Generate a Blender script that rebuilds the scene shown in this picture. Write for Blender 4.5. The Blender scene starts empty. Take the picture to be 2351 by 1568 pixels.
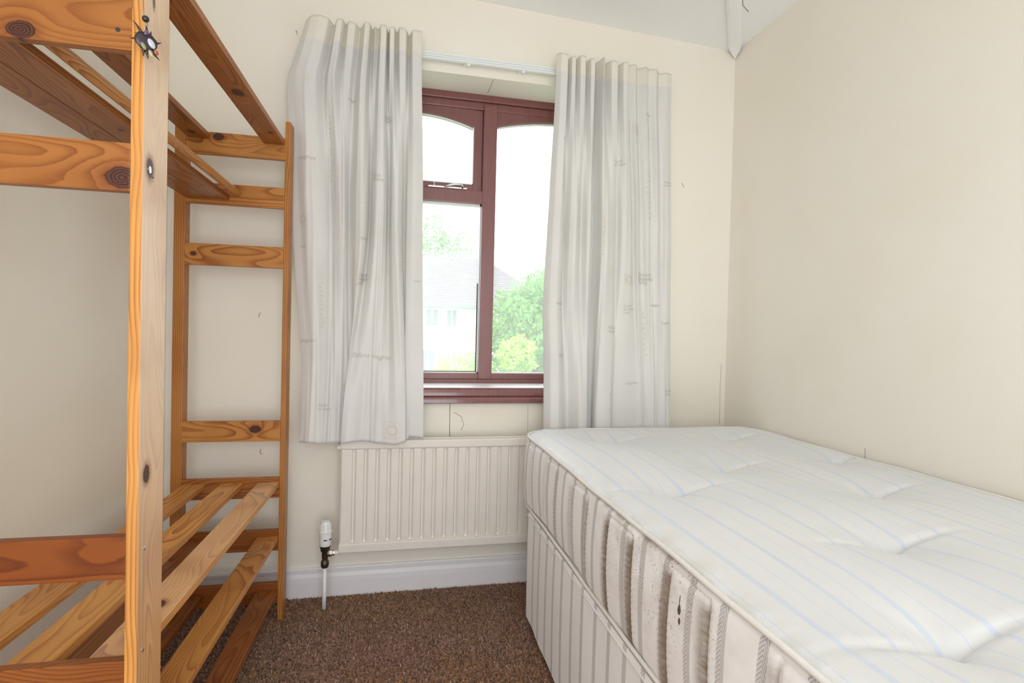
import bpy, bmesh, math, random
import numpy as np
from mathutils import Vector, Matrix
PI = math.pi
E = 1.054                      # camera height above the carpet
random.seed(4)
rng = np.random.default_rng(4)
sc = bpy.context.scene
C = sc.collection

# ------------------------------------------------------------------ camera, world, lights, exposure
def camera_axes(y, p, r):
    cy, sy, cp, sp, cr, sr = math.cos(y), math.sin(y), math.cos(p), math.sin(p), math.cos(r), math.sin(r)
    fwd = Vector((sy*cp, cy*cp, sp)); right = Vector((cy, -sy, 0)); up = right.cross(fwd)
    return right*cr + up*sr, up*cr - right*sr, fwd
cam_d = bpy.data.cameras.new('camera'); cam = bpy.data.objects.new('camera', cam_d); C.objects.link(cam)
r_, u_, f_ = camera_axes(0.20991763, -0.01696287, 0.0245672)
M = Matrix((r_, u_, -f_)).transposed().to_4x4(); M.translation = Vector((0, 0, E))
cam.matrix_world = M
cam_d.sensor_width = 36; cam_d.sensor_fit = 'HORIZONTAL'; cam_d.lens = 36*1229.65/2351
cam_d.clip_start = 0.02; cam_d.clip_end = 300
sc.camera = cam

world = bpy.data.worlds.new('overcast_sky'); sc.world = world; world.use_nodes = True
bg = world.node_tree.nodes['Background']
bg.inputs[0].default_value = (0.90, 0.95, 1.0, 1); bg.inputs[1].default_value = 4.7

def area_rect(name, loc, target, sx, sy, power, col):
    o = area(name, loc, target, sx, power, col); o.data.shape = 'RECTANGLE'; o.data.size_y = sy; return o
def area(name, loc, target, size, power, col):
    l = bpy.data.lights.new(name, 'AREA'); l.shape = 'DISK'; l.size = size; l.energy = power; l.color = col
    o = bpy.data.objects.new(name, l); C.objects.link(o); o.location = loc
    o.rotation_euler = (Vector(target)-Vector(loc)).to_track_quat('-Z', 'Y').to_euler()
    return o
bulb = bpy.data.lights.new('fill_point_light', 'POINT'); bulb.energy = 5; bulb.shadow_soft_size = 0.38; bulb.color = (0.90, 0.955, 1.0)  # unseen fill added behind the camera to lift the ceiling; no lamp stands here
fill_pt_o = bpy.data.objects.new('fill_point_light', bulb); C.objects.link(fill_pt_o); fill_pt_o.location = (0.05, -0.60, 1.68)  # bulb is only the data of this unseen fill light

area_rect('back_fill_light', (0.02, -1.18, 1.02), (-0.02, 1.0, 1.28), 1.8, 1.9, 41, (0.84, 0.92, 1.0))  # large soft light added out of view to brighten the room from behind
sc.view_settings.view_transform = 'Standard'; sc.view_settings.look = 'None'
sc.view_settings.gamma = 1; sc.view_settings.use_curve_mapping = False
sc.view_settings.exposure = 0.05
try:
    sc.cycles.max_bounces = 10; sc.cycles.diffuse_bounces = 6; sc.cycles.transparent_max_bounces = 12
except Exception: pass

# ------------------------------------------------------------------ node helpers
class NT:
    def __init__(s, name):
        s.m = bpy.data.materials.new(name); s.m.use_nodes = True
        s.t = s.m.node_tree; s.t.nodes.clear()
        s.out = s.t.nodes.new('ShaderNodeOutputMaterial')
    def n(s, typ, props=None, **ins):
        nd = s.t.nodes.new('ShaderNode'+typ)
        for k, v in (props or {}).items(): setattr(nd, k, v)
        for k, v in ins.items():
            key = int(k[1:]) if k[0] == 'i' and k[1:].isdigit() else k.replace('_', ' ')
            s.put(nd.inputs[key], v)
        return nd
    def put(s, sock, v):
        if isinstance(v, bpy.types.NodeSocket): s.t.links.new(v, sock)
        elif isinstance(v, bpy.types.Node): s.t.links.new(v.outputs[0], sock)
        else:
            if sock.type == 'RGBA' and len(v) == 3: v = (*v, 1)
            sock.default_value = v
    def ma(s, op, a, b=0.0, c=0.0, clamp=False):
        nd = s.t.nodes.new('ShaderNodeMath'); nd.operation = op; nd.use_clamp = clamp
        s.put(nd.inputs[0], a); s.put(nd.inputs[1], b); s.put(nd.inputs[2], c)
        return nd.outputs[0]
    def vm(s, op, a, b=(0, 0, 0)):
        nd = s.t.nodes.new('ShaderNodeVectorMath'); nd.operation = op
        s.put(nd.inputs[0], a); s.put(nd.inputs[1], b)
        return nd
    def mix(s, f, a, b, blend='MIX'):
        nd = s.t.nodes.new('ShaderNodeMix'); nd.data_type = 'RGBA'; nd.blend_type = blend
        s.put(nd.inputs[0], f); s.put(nd.inputs[6], a); s.put(nd.inputs[7], b)
        return nd.outputs[2]
    def ramp(s, f, stops):
        nd = s.t.nodes.new('ShaderNodeValToRGB'); cr = nd.color_ramp
        while len(cr.elements) < len(stops): cr.elements.new(0.5)
        for e, (p, c) in zip(cr.elements, stops):
            e.position = p; e.color = (*c, 1) if len(c) == 3 else c
        s.put(nd.inputs[0], f); return nd.outputs[0]
    def smooth(s, v, a, b, inv=False):
        nd = s.t.nodes.new('ShaderNodeMapRange'); nd.interpolation_type = 'SMOOTHSTEP'
        s.put(nd.inputs[0], v); nd.inputs[1].default_value = a; nd.inputs[2].default_value = b
        nd.inputs[3].default_value = 1.0 if inv else 0.0; nd.inputs[4].default_value = 0.0 if inv else 1.0
        return nd.outputs[0]
    def noise(s, vec, scale, detail=3, rough=0.5, dist=0.0):
        nd = s.n('TexNoise', Scale=scale, Detail=detail, Roughness=rough, Distortion=dist)
        s.put(nd.inputs['Vector'], vec); return nd.outputs[0]
    def coord(s, which='Object'): return s.n('TexCoord').outputs[which]
    def bump(s, h, strength, dist=0.01):
        nd = s.n('Bump', Strength=strength, Distance=dist); s.put(nd.inputs['Height'], h); return nd.outputs[0]
    def bsdf(s, color, rough=0.5, normal=None, **kw):
        nd = s.n('BsdfPrincipled'); s.put(nd.inputs['Base Color'], color); s.put(nd.inputs['Roughness'], rough)
        if normal is not None: s.put(nd.inputs['Normal'], normal)
        for k, v in kw.items(): s.put(nd.inputs[k.replace('_', ' ')], v)
        s.t.links.new(nd.outputs[0], s.out.inputs[0]); return nd

def plain(name, col, rough=0.5, metal=0.0, grain=60, amp=0.06, bump=0.08, coat=0.0):
    t = NT(name); co = t.coord(); n = t.noise(co, grain, 4)
    n2 = t.noise(co, 7, 2)
    dark = tuple(c*(1-amp) for c in col); light = tuple(min(1, c*(1+amp)) for c in col)
    f = t.ma('ADD', t.ma('MULTIPLY', n, 0.5), t.ma('MULTIPLY', n2, 0.5))
    t.bsdf(t.mix(f, dark, light), rough, t.bump(n, bump, 0.002), Metallic=metal, Coat_Weight=coat)
    return t.m

# ------------------------------------------------------------------ materials
def mat_wall():
    t = NT('cream_wall_paint'); co = t.coord()
    n1 = t.noise(co, 2.3, 2); n2 = t.noise(co, 5.5, 3); fine = t.noise(co, 170, 3, 0.6)
    col = t.mix(t.smooth(n1, 0.35, 0.65), (0.85, 0.80, 0.69), (0.865, 0.82, 0.735))
    col = t.mix(t.ma('MULTIPLY', t.smooth(n2, 0.55, 0.75), 0.35), col, (0.865, 0.79, 0.70))
    # brushy plaster ridges here and there
    st = t.n('Mapping', Scale=(3, 3, 14)); t.put(st.inputs[0], co)
    ridg = t.ma('MULTIPLY', t.noise(st, 9, 4, 0.6, 0.6), t.smooth(t.noise(co, 3.1, 1), 0.52, 0.68))
    h = t.ma('ADD', t.ma('MULTIPLY', fine, 0.25), ridg)
    t.bsdf(col, 0.62, t.bump(h, 0.22, 0.004)); return t.m

def mat_pine():
    t = NT('varnished_pine'); co = t.coord()
    inf = t.n('ObjectInfo'); rnd = inf.outputs['Random']
    sp = t.n('SeparateXYZ'); t.put(sp.inputs[0], co); x, y, z = sp.outputs
    roff = t.ma('MULTIPLY', rnd, 37.0)
    cmb = t.n('CombineXYZ'); t.put(cmb.inputs[0], t.ma('ADD', x, roff)); t.put(cmb.inputs[1], y); t.put(cmb.inputs[2], z)
    # knots: two placed by hand per board, the rest small random ones
    def knot(attr):
        a = t.n('Attribute', {'attribute_type': 'OBJECT', 'attribute_name': attr})
        s = t.n('SeparateXYZ'); t.put(s.inputs[0], a.outputs['Vector'])
        kr = t.ma('MAXIMUM', s.outputs[2], 0.0001)
        dx = t.ma('DIVIDE', t.ma('SUBTRACT', x, s.outputs[0]), t.ma('MULTIPLY', kr, 1.45))
        dy = t.ma('DIVIDE', t.ma('SUBTRACT', y, s.outputs[1]), kr)
        d = t.ma('SQRT', t.ma('ADD', t.ma('MULTIPLY', dx, dx), t.ma('MULTIPLY', dy, dy)))
        d = t.ma('ADD', d, t.ma('MULTIPLY', t.ma('SUBTRACT', t.noise(cmb, 90, 2), 0.5), 0.35))
        push = t.ma('MULTIPLY', t.ma('EXPONENT', t.ma('MULTIPLY', d, -0.75)), t.ma('MULTIPLY', kr, 1.5))
        return d, push
    d1, p1 = knot('knot'); d2, p2 = knot('knot_two')
    # rings of the trunk, stretched along the board
    warp = t.n('Mapping', Scale=(1.6, 5, 5)); t.put(warp.inputs[0], cmb)
    w1 = t.ma('MULTIPLY', t.ma('SUBTRACT', t.noise(warp, 1.25, 2, 0.45), 0.5), 0.15)
    yy = t.ma('ADD', t.ma('ADD', y, t.ma('MULTIPLY', t.ma('SUBTRACT', rnd, 0.5), 0.05)), w1)
    zz = t.ma('ADD', z, t.ma('ADD', 0.05, t.ma('MULTIPLY', w1, 0.6)))
    r = t.ma('SQRT', t.ma('ADD', t.ma('MULTIPLY', yy, yy), t.ma('MULTIPLY', zz, zz)))
    r = t.ma('ADD', r, t.ma('ADD', p1, p2))
    ph = t.ma('MULTIPLY', r, 165.0)
    saw = t.ma('FRACT', ph)
    str_ = t.n('Mapping', Scale=(6, 260, 260)); t.put(str_.inputs[0], cmb)
    fib = t.noise(str_, 1.0, 3, 0.6)
    saw = t.ma('ADD', saw, t.ma('MULTIPLY', t.ma('SUBTRACT', fib, 0.5), 0.25), clamp=True)
    tone = t.n('Attribute', {'attribute_type': 'OBJECT', 'attribute_name': 'tone'}).outputs['Fac']
    light = t.mix(tone, (0.74, 0.355, 0.095), (0.25, 0.066, 0.011))
    late = t.mix(tone, (0.36, 0.105, 0.018), (0.10, 0.017, 0.003))
    ringf = t.ramp(saw, [(0.0, (0, 0, 0)), (0.45, (0.12,)*3), (0.86, (0.85,)*3), (0.93, (1, 1, 1)), (1.0, (0.05,)*3)])
    contrast = t.ma('ADD', 0.48, t.ma('MULTIPLY', t.smooth(t.noise(cmb, 3.0, 1), 0.35, 0.65), 0.5))
    col = t.mix(t.ma('MULTIPLY', ringf, contrast), light, late)
    sheen = t.n('Attribute', {'attribute_type': 'OBJECT', 'attribute_name': 'window_sheen'}).outputs['Fac']
    # window reflection painted pale on wide faces; on the post, weaker towards the floor
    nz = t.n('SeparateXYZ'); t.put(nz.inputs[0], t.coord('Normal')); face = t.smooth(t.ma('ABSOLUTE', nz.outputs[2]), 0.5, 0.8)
    low = t.ma('MULTIPLY', t.smooth(x, 0.12, -0.45), t.ma('MULTIPLY', t.smooth(sheen, 0.25, 0.35), 0.75))
    col = t.mix(t.ma('MULTIPLY', t.ma('MULTIPLY', sheen, face), t.ma('SUBTRACT', 1.0, low)), col, (0.88, 0.76, 0.60))
    blot = t.noise(cmb, 5.0, 2)
    col = t.mix(t.ma('MULTIPLY', t.smooth(blot, 0.45, 0.75), 0.35), col, late)
    for d in (d1, d2):
        halo = t.smooth(d, 0.95, 1.9, True)
        col = t.mix(t.ma('MULTIPLY', halo, 0.55), col, (0.20, 0.055, 0.015))
        core = t.smooth(d, 0.86, 1.02, True)
        kc = t.mix(t.smooth(t.ma('SINE', t.ma('MULTIPLY', d, 26)), -1, 1), (0.035, 0.012, 0.008), (0.11, 0.035, 0.02))
        col = t.mix(core, col, kc)
    vm_ = t.n('Mapping', Scale=(2.1, 6.5, 0.4)); t.put(vm_.inputs[0], cmb)
    vo = t.n('TexVoronoi', {'feature': 'F1'}, Scale=1.0, Randomness=1.0); t.put(vo.inputs['Vector'], vm_)
    col = t.mix(t.ma('MULTIPLY', t.smooth(vo.outputs['Distance'], 0.03, 0.055, True), 0.85), col, (0.07, 0.022, 0.01))
    bh = t.ma('ADD', t.ma('MULTIPLY', ringf, -0.3), t.ma('MULTIPLY', fib, 0.4))
    b = t.bsdf(col, 0.42, t.bump(bh, 0.14, 0.001), Coat_Weight=0.32, Coat_Roughness=0.3, Specular_IOR_Level=0.12)
    return t.m

def mat_fabric(name, base, header=None, zcut=None):
    t = NT(name); co = t.coord()
    sp = t.n('SeparateXYZ'); t.put(sp.inputs[0], co)
    wx = t.n('Mapping', Scale=(900, 200, 60)); t.put(wx.inputs[0], co); wy = t.n('Mapping', Scale=(60, 60, 900)); t.put(wy.inputs[0], co)
    weave = t.ma('ADD', t.noise(wx, 1, 2), t.noise(wy, 1, 2))
    n = t.noise(co, 5, 3); col = t.mix(t.smooth(n, 0.3, 0.7), base, tuple(c*0.95 for c in base))
    m2 = t.n('Mapping', Scale=(16, 5, 9)); t.put(m2.inputs[0], co)
    blotch = t.smooth(t.noise(m2, 1, 3, 0.6), 0.62, 0.72)
    col = t.mix(t.ma('MULTIPLY', blotch, 0.25), col, (0.80, 0.70, 0.55))
    col = t.mix(t.ma('MULTIPLY', t.ma('SUBTRACT', weave, 0.7), 0.25, clamp=True), col, tuple(c*0.86 for c in base))
    if header: col = t.mix(t.smooth(sp.outputs[2], zcut-0.004, zcut+0.004), col, header)
    nrm = t.bump(weave, 0.12, 0.001)
    d = t.n('BsdfDiffuse'); t.put(d.inputs[0], col); t.put(d.inputs['Normal'], nrm)
    tr = t.n('BsdfTranslucent'); t.put(tr.inputs[0], t.mix(0.5, col, (0.86, 0.80, 0.68)))
    mx = t.n('MixShader'); mx.inputs[0].default_value = 0.19
    t.t.links.new(d.outputs[0], mx.inputs[1]); t.t.links.new(tr.outputs[0], mx.inputs[2])
    gl = t.n('BsdfGlossy'); gl.inputs['Roughness'].default_value = 0.45; t.put(gl.inputs['Normal'], nrm)
    m3 = t.n('MixShader'); m3.inputs[0].default_value = 0.05
    t.t.links.new(mx.outputs[0], m3.inputs[1]); t.t.links.new(gl.outputs[0], m3.inputs[2])
    t.t.links.new(m3.outputs[0], t.out.inputs[0]); return t.m

def stripe_mask(t, coord, period, phase, half, soft=0.0006):
    a = t.ma('ADD', coord, phase); f = t.ma('ABSOLUTE', t.ma('SUBTRACT', t.ma('FRACT', t.ma('DIVIDE', a, period)), 0.5))
    f = t.ma('MULTIPLY', f, period)           # distance from a stripe centre
    return t.smooth(f, half-soft, half+soft, True), f

def mat_ticking_side(name, phase, stained):
    """white ticking, grey chevron stripes; UV = (metres round the border, metres up)"""
    t = NT(name); uv = t.coord('UV'); sp = t.n('SeparateXYZ'); t.put(sp.inputs[0], uv); u, v = sp.outputs[0], sp.outputs[1]
    m, f = stripe_mask(t, u, 0.0835, phase, 0.0092, 0.0012)
    chev = t.ma('SINE', t.ma('MULTIPLY', t.ma('ADD', v, t.ma('MULTIPLY', f, 1.3)), 900.0))
    edge, _ = stripe_mask(t, u, 0.0835, phase, 0.0040)
    k = t.ma('MULTIPLY', m, t.ma('ADD', 0.62, t.ma('MULTIPLY', chev, 0.3)))
    wob = t.noise(uv, 300, 2)
    col = t.mix(t.smooth(t.noise(uv, 6, 3), 0.3, 0.7), (0.93, 0.92, 0.925), (0.90, 0.885, 0.885))
    col = t.mix(t.ma('MULTIPLY', k, 0.9), col, (0.345, 0.33, 0.345))
    if stained:
        # brown tide marks and mould specks around the middle of the long side
        du = t.ma('DIVIDE', t.ma('SUBTRACT', u, 0.90), 0.27); dv = t.ma('DIVIDE', t.ma('SUBTRACT', v, 0.61), 0.12)
        g = t.ma('EXPONENT', t.ma('MULTIPLY', t.ma('ADD', t.ma('MULTIPLY', du, du), t.ma('MULTIPLY', dv, dv)), -1.0))
        du2 = t.ma('DIVIDE', t.ma('SUBTRACT', u, 0.92), 0.42)
        g2 = t.ma('EXPONENT', t.ma('MULTIPLY', t.ma('MULTIPLY', du2, du2), -1.0))
        # the stain has gathered beside the stitched edges of the quilting
        fr = t.ma('MULTIPLY', t.ma('FRACT', t.ma('DIVIDE', t.ma('SUBTRACT', u, 0.718), 0.264)), 0.264)
        fr2 = t.ma('MULTIPLY', t.ma('FRACT', t.ma('DIVIDE', t.ma('SUBTRACT', u, 0.838), 0.264)), 0.264)
        band = t.ma('MAXIMUM', t.smooth(fr, 0.0, 0.042, True), t.smooth(fr2, 0.0, 0.036, True))
        bb = t.ma('MULTIPLY', t.ma('MULTIPLY', band, t.smooth(v, 0.66, 0.63)), t.ma('ADD', t.ma('MULTIPLY', g2, 1.0), 0.10))
        mp = t.n('Mapping', Scale=(30, 120, 1)); t.put(mp.inputs[0], uv)
        bb = t.ma('MULTIPLY', bb, t.ma('ADD', 0.55, t.noise(mp, 1, 3)))
        col = t.mix(bb, col, (0.20, 0.145, 0.10))
        wide = t.ma('MULTIPLY', t.ma('MULTIPLY', g, t.smooth(t.noise(uv, 14, 4, 0.6), 0.35, 0.7)), 0.45)
        col = t.mix(wide, col, (0.47, 0.39, 0.33))
        top = t.ma('MULTIPLY', t.smooth(v, 0.655, 0.675), t.ma('MULTIPLY', g2, t.smooth(t.noise(uv, 22, 3), 0.42, 0.65)))  # stain under the top piping, darkened to include the shadow line of the seam
        col = t.mix(t.ma('MULTIPLY', top, 0.75), col, (0.27, 0.19, 0.14))
        vo = t.n('TexVoronoi', Scale=150.0); t.put(vo.inputs['Vector'], uv)
        sp_ = t.ma('MULTIPLY', t.smooth(vo.outputs['Distance'], 0.14, 0.30, True), t.smooth(g, 0.35, 0.8))
        sp_ = t.ma('MULTIPLY', sp_, t.smooth(t.noise(uv, 40, 2), 0.45, 0.6))
        col = t.mix(t.ma('MULTIPLY', sp_, 0.85), col, (0.16, 0.13, 0.11))
        # one dark drip
        for (cu, cv, ru, rv) in ((0.797, 0.603, 0.0048, 0.009), (0.794, 0.586, 0.0035, 0.006), (0.798, 0.619, 0.0015, 0.009)):
            a = t.ma('DIVIDE', t.ma('SUBTRACT', u, cu), ru); b = t.ma('DIVIDE', t.ma('SUBTRACT', v, cv), rv)
            dd = t.ma('ADD', t.ma('ADD', t.ma('MULTIPLY', a, a), t.ma('MULTIPLY', b, b)), t.ma('MULTIPLY', t.ma('SUBTRACT', wob, 0.5), 1.2))
            col = t.mix(t.smooth(dd, 0.7, 1.2, True), col, (0.06, 0.04, 0.03))
    h = t.ma('ADD', t.ma('MULTIPLY', t.noise(uv, 900, 2), 0.3), t.ma('MULTIPLY', t.noise(uv, 25, 3), 0.7))
    t.bsdf(col, 0.7, t.bump(h, 0.18, 0.003), Sheen_Weight=0.15); return t.m

def mat_ticking_top():
    t = NT('quilted_ticking_top'); co = t.coord(); sp = t.n('SeparateXYZ'); t.put(sp.inputs[0], co); x, y = sp.outputs[0], sp.outputs[1]
    m1, f1 = stripe_mask(t, x, 0.0835, 0.012, 0.0052); m2, f2 = stripe_mask(t, x, 0.0835, 0.054, 0.0011)
    chev = t.ma('SINE', t.ma('MULTIPLY', t.ma('ADD', y, t.ma('MULTIPLY', f1, 1.3)), 1250.0))
    base = t.mix(t.smooth(t.noise(co, 4, 3), 0.35, 0.65), (0.76, 0.76, 0.76), (0.72, 0.73, 0.735))
    k = t.ma('ADD', t.ma('MULTIPLY', m1, t.ma('ADD', 0.75, t.ma('MULTIPLY', chev, 0.25))), t.ma('MULTIPLY', m2, 0.8), clamp=True)
    col = t.mix(k, base, (0.60, 0.67, 0.80))
    # dirty edge along the open side, with the seam's shade painted in
    n = t.smooth(t.noise(co, 17, 4, 0.6), 0.4, 0.7)
    e = t.ma('MULTIPLY', t.smooth(x, 0.470, 0.535, True), n)
    col = t.mix(t.ma('MULTIPLY', e, 0.45), col, (0.66, 0.55, 0.43))
    dy = t.ma('DIVIDE', t.ma('SUBTRACT', y, 0.86), 0.32)
    e2 = t.ma('MULTIPLY', t.ma('MULTIPLY', t.smooth(x, 0.466, 0.488, True), t.smooth(t.noise(co, 30, 3), 0.42, 0.62)), t.ma('EXPONENT', t.ma('MULTIPLY', t.ma('MULTIPLY', dy, dy), -1.0)))
    col = t.mix(t.ma('MULTIPLY', e2, 0.8), col, (0.25, 0.18, 0.13))
    mp = t.n('Mapping', Scale=(8, 60, 8)); t.put(mp.inputs[0], co)
    gather = t.ma('MULTIPLY', t.noise(mp, 1, 3), t.smooth(x, 0.48, 0.53, True))
    h = t.ma('ADD', t.ma('MULTIPLY', t.noise(co, 900, 2), 0.1), t.ma('MULTIPLY', gather, 1.2))
    rough = t.ma('SUBTRACT', 0.6, t.ma('MULTIPLY', k, 0.28))
    t.bsdf(col, rough, t.bump(h, 0.25, 0.004), Sheen_Weight=0.2); return t.m

def mat_carpet():
    t = NT('brown_carpet'); g = t.n('NewGeometry').outputs['Position']
    a = t.smooth(t.noise(g, 3.2, 2), 0.38, 0.62); b = t.smooth(t.noise(t.vm('ADD', g, (7, 3, 1)), 3.0, 2), 0.45, 0.62)
    sp = t.n('SeparateXYZ'); t.put(sp.inputs[0], g)
    col = t.mix(a, (0.50, 0.235, 0.115), (0.54, 0.28, 0.115))
    col = t.mix(t.ma('MULTIPLY', b, 0.6), col, (0.52, 0.28, 0.22))
    fine = t.noise(g, 190, 2, 0.7)
    col = t.mix(t.smooth(fine, 0.38, 0.62), tuple(c*0.36 for c in (0.30, 0.17, 0.10)), col)
    col = t.mix(t.ma('MULTIPLY', t.smooth(t.noise(g, 260, 1), 0.66, 0.78), 0.6), col, (0.48, 0.35, 0.27))
    isl = t.n('NewGeometry').outputs['Random Per Island']
    col = t.mix(t.smooth(isl, 0.0, 0.75, True), col, (0.10, 0.045, 0.025))
    col = t.mix(t.smooth(isl, 0.84, 1.0), col, (0.48, 0.33, 0.26))
    t.bsdf(col, 0.95, Sheen_Weight=0.2); return t.m

def mat_redwood():
    t = NT('stained_window_wood'); co = t.coord()
    mp = t.n('Mapping', Scale=(30, 30, 3)); t.put(mp.inputs[0], co)
    n = t.noise(mp, 2, 4); n2 = t.noise(co, 4, 2)
    col = t.mix(n, (0.15, 0.040, 0.037), (0.25, 0.075, 0.066)); col = t.mix(t.ma('MULTIPLY', n2, 0.4), col, (0.16, 0.06, 0.06))
    t.bsdf(col, 0.38, t.bump(n, 0.1, 0.001), Coat_Weight=0.6, Coat_Roughness=0.3); return t.m

def mat_glass():
    t = NT('window_glass'); co = t.coord()
    tr = t.n('BsdfTransparent'); tr.inputs[0].default_value = (0.97, 0.98, 0.975, 1)
    gl = t.n('BsdfGlossy'); gl.inputs['Roughness'].default_value = 0.02
    df = t.n('BsdfTranslucent'); df.inputs[0].default_value = (1, 1, 1, 1)
    fr = t.n('Fresnel'); fr.inputs[0].default_value = 1.45
    m = t.n('MixShader'); t.put(m.inputs[0], t.ma('MULTIPLY', fr.outputs[0], 0.8)); t.t.links.new(tr.outputs[0], m.inputs[1]); t.t.links.new(gl.outputs[0], m.inputs[2])
    # a film of grime and dried raindrops scatters the daylight
    vo = t.n('TexVoronoi', Scale=210.0); t.put(vo.inputs['Vector'], co)
    drops = t.ma('MULTIPLY', t.smooth(vo.outputs['Distance'], 0.15, 0.3, True), t.smooth(t.noise(co, 9, 3), 0.45, 0.6))
    m2 = t.n('MixShader'); t.put(m2.inputs[0], t.ma('ADD', 0.10, t.ma('MULTIPLY', drops, 0.10)))
    t.t.links.new(m.outputs[0], m2.inputs[1]); t.t.links.new(df.outputs[0], m2.inputs[2])
    t.t.links.new(m2.outputs[0], t.out.inputs[0]); return t.m

def mat_tiles():
    t = NT('roof_tile_clay'); co = t.coord(); n = t.noise(co, 3, 4)
    t.bsdf(t.mix(n, (0.12, 0.10, 0.115), (0.20, 0.17, 0.185)), 0.85); return t.m

def mat_leaf(name, a, b):
    t = NT(name); rnd = t.n('NewGeometry').outputs['Random Per Island']
    col = t.mix(rnd, a, b)
    d = t.n('BsdfDiffuse'); t.put(d.inputs[0], col); tr = t.n('BsdfTranslucent'); t.put(tr.inputs[0], col)
    m = t.n('MixShader'); m.inputs[0].default_value = 0.4
    t.t.links.new(d.outputs[0], m.inputs[1]); t.t.links.new(tr.outputs[0], m.inputs[2]); t.t.links.new(m.outputs[0], t.out.inputs[0]); return t.m

WALL = mat_wall(); PINE = mat_pine(); REDWOOD = mat_redwood(); SILLWOOD = mat_redwood(); SILLWOOD.name = 'polished_sill_wood'
for nd in SILLWOOD.node_tree.nodes:
    if nd.type == 'BSDF_PRINCIPLED': nd.inputs['Coat Weight'].default_value = 1.0; nd.inputs['Coat Roughness'].default_value = 0.1; nd.inputs['Roughness'].default_value = 0.25
GLASS = mat_glass(); CARPET = mat_carpet()
CEIL = plain('white_ceiling_paint', (0.93, 0.925, 0.93), 0.7, grain=25, amp=0.03, bump=0.15)
GLOSSWHITE = plain('white_gloss_paint', (0.80, 0.77, 0.785), 0.42, grain=30, amp=0.05, bump=0.12)
RADPAINT = plain('aged_cream_radiator_enamel', (0.79, 0.74, 0.68), 0.4, grain=14, amp=0.06, bump=0.05)
PVC = plain('white_plastic', (0.84, 0.84, 0.84), 0.35, amp=0.02)
RAIL = plain('white_curtain_rail_plastic', (0.83, 0.85, 0.85), 0.35, amp=0.03)
SEAL = plain('black_window_seal', (0.03, 0.03, 0.03), 0.6)
CHROME = plain('worn_chrome', (0.72, 0.72, 0.70), 0.22, 1.0, amp=0.15)
BRONZE = plain('tarnished_dark_brass', (0.11, 0.085, 0.065), 0.4, 0.8, amp=0.3)
DARKMETAL = plain('blackened_metal', (0.07, 0.055, 0.06), 0.35, 0.85, amp=0.4)
SILVERCHAIN = plain('thin_silver_chain', (0.62, 0.52, 0.45), 0.3, 0.9)
CRACK = plain('wall_crack_shade', (0.30, 0.25, 0.18), 0.9)
CURTAIN = mat_fabric('ivory_curtain_cotton', (0.83, 0.815, 0.80), (0.88, 0.845, 0.76), E+1.055)
PRINT = plain('faint_grey_fabric_print', (0.56, 0.52, 0.47), 0.9)
PRINT_GOLD = plain('faint_ochre_fabric_print', (0.70, 0.63, 0.50), 0.9)
PIPING = plain('white_piping_tape', (0.80, 0.775, 0.74), 0.7, grain=80, amp=0.12)
TOPFAB = mat_ticking_top(); SIDEFAB = mat_ticking_side('stained_mattress_border', 0.024, True)
BASEFAB = mat_ticking_side('divan_base_ticking', 0.024, False)

# ------------------------------------------------------------------ object helpers
def tag(o, label=None, cat=None, group=None, kind=None):
    for k, v in (('label', label), ('category', cat), ('group', group), ('kind', kind)):
        if v: o[k] = v
    return o
def empty(name, loc=(0, 0, 0), rz=0.0):
    o = bpy.data.objects.new(name, None); C.objects.link(o); o.location = loc; o.rotation_euler = (0, 0, rz); o.empty_display_size = 0.05
    return o
def link(name, me, mat, parent=None, loc=None, rot=None, smooth=False):
    o = bpy.data.objects.new(name, me); C.objects.link(o)
    if mat and not me.materials: me.materials.append(mat)
    if parent: o.parent = parent
    if loc is not None: o.location = loc
    if rot is not None: o.rotation_euler = rot
    if smooth: me.shade_smooth()
    return o
def mesh(name, v, f):
    me = bpy.data.meshes.new(name); me.from_pydata([tuple(p) for p in v], [], [tuple(q) for q in f]); me.update(); return me
def bm_mesh(name, bm):
    me = bpy.data.meshes.new(name); bmesh.ops.recalc_face_normals(bm, faces=bm.faces); bm.to_mesh(me); bm.free(); return me
def add_box(bm, a, b, bevel=0.0, seg=2):
    r = bmesh.ops.create_cube(bm, size=1.0); vs = r['verts']
    c = [(a[i]+b[i])/2 for i in range(3)]; s = [abs(b[i]-a[i]) for i in range(3)]
    for v in vs: v.co = Vector([c[i]+v.co[i]*s[i] for i in range(3)])
    if bevel:
        es = {e for v in vs for e in v.link_edges}
        bmesh.ops.bevel(bm, geom=list(es), offset=bevel, segments=seg, affect='EDGES', profile=0.6)
def box(name, a, b, mat, parent=None, bevel=0.0, seg=2):
    bm = bmesh.new(); add_box(bm, a, b, bevel, seg); return link(name, bm_mesh(name, bm), mat, parent)
def add_lathe(bm, prof, n=24, c=(0, 0, 0), axis='z'):
    rings = []
    for r, h in prof:
        ring = []
        for k in range(n):
            a = 2*PI*k/n; p = (r*math.cos(a), r*math.sin(a), h)
            if axis == 'x': p = (h, p[0], p[1])
            elif axis == 'y': p = (p[0], h, p[1])
            ring.append(bm.verts.new((p[0]+c[0], p[1]+c[1], p[2]+c[2])))
        rings.append(ring)
    for i in range(len(rings)-1):
        for k in range(n):
            bm.faces.new((rings[i][k], rings[i][(k+1) % n], rings[i+1][(k+1) % n], rings[i+1][k]))
    bm.faces.new(rings[0][::-1]); bm.faces.new(rings[-1])
def lathe(name, prof, mat, parent=None, c=(0, 0, 0), axis='z', n=24):
    bm = bmesh.new(); add_lathe(bm, prof, n, c, axis); o = link(name, bm_mesh(name, bm), mat, parent); smooth_by_angle(o.data); return o
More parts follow.
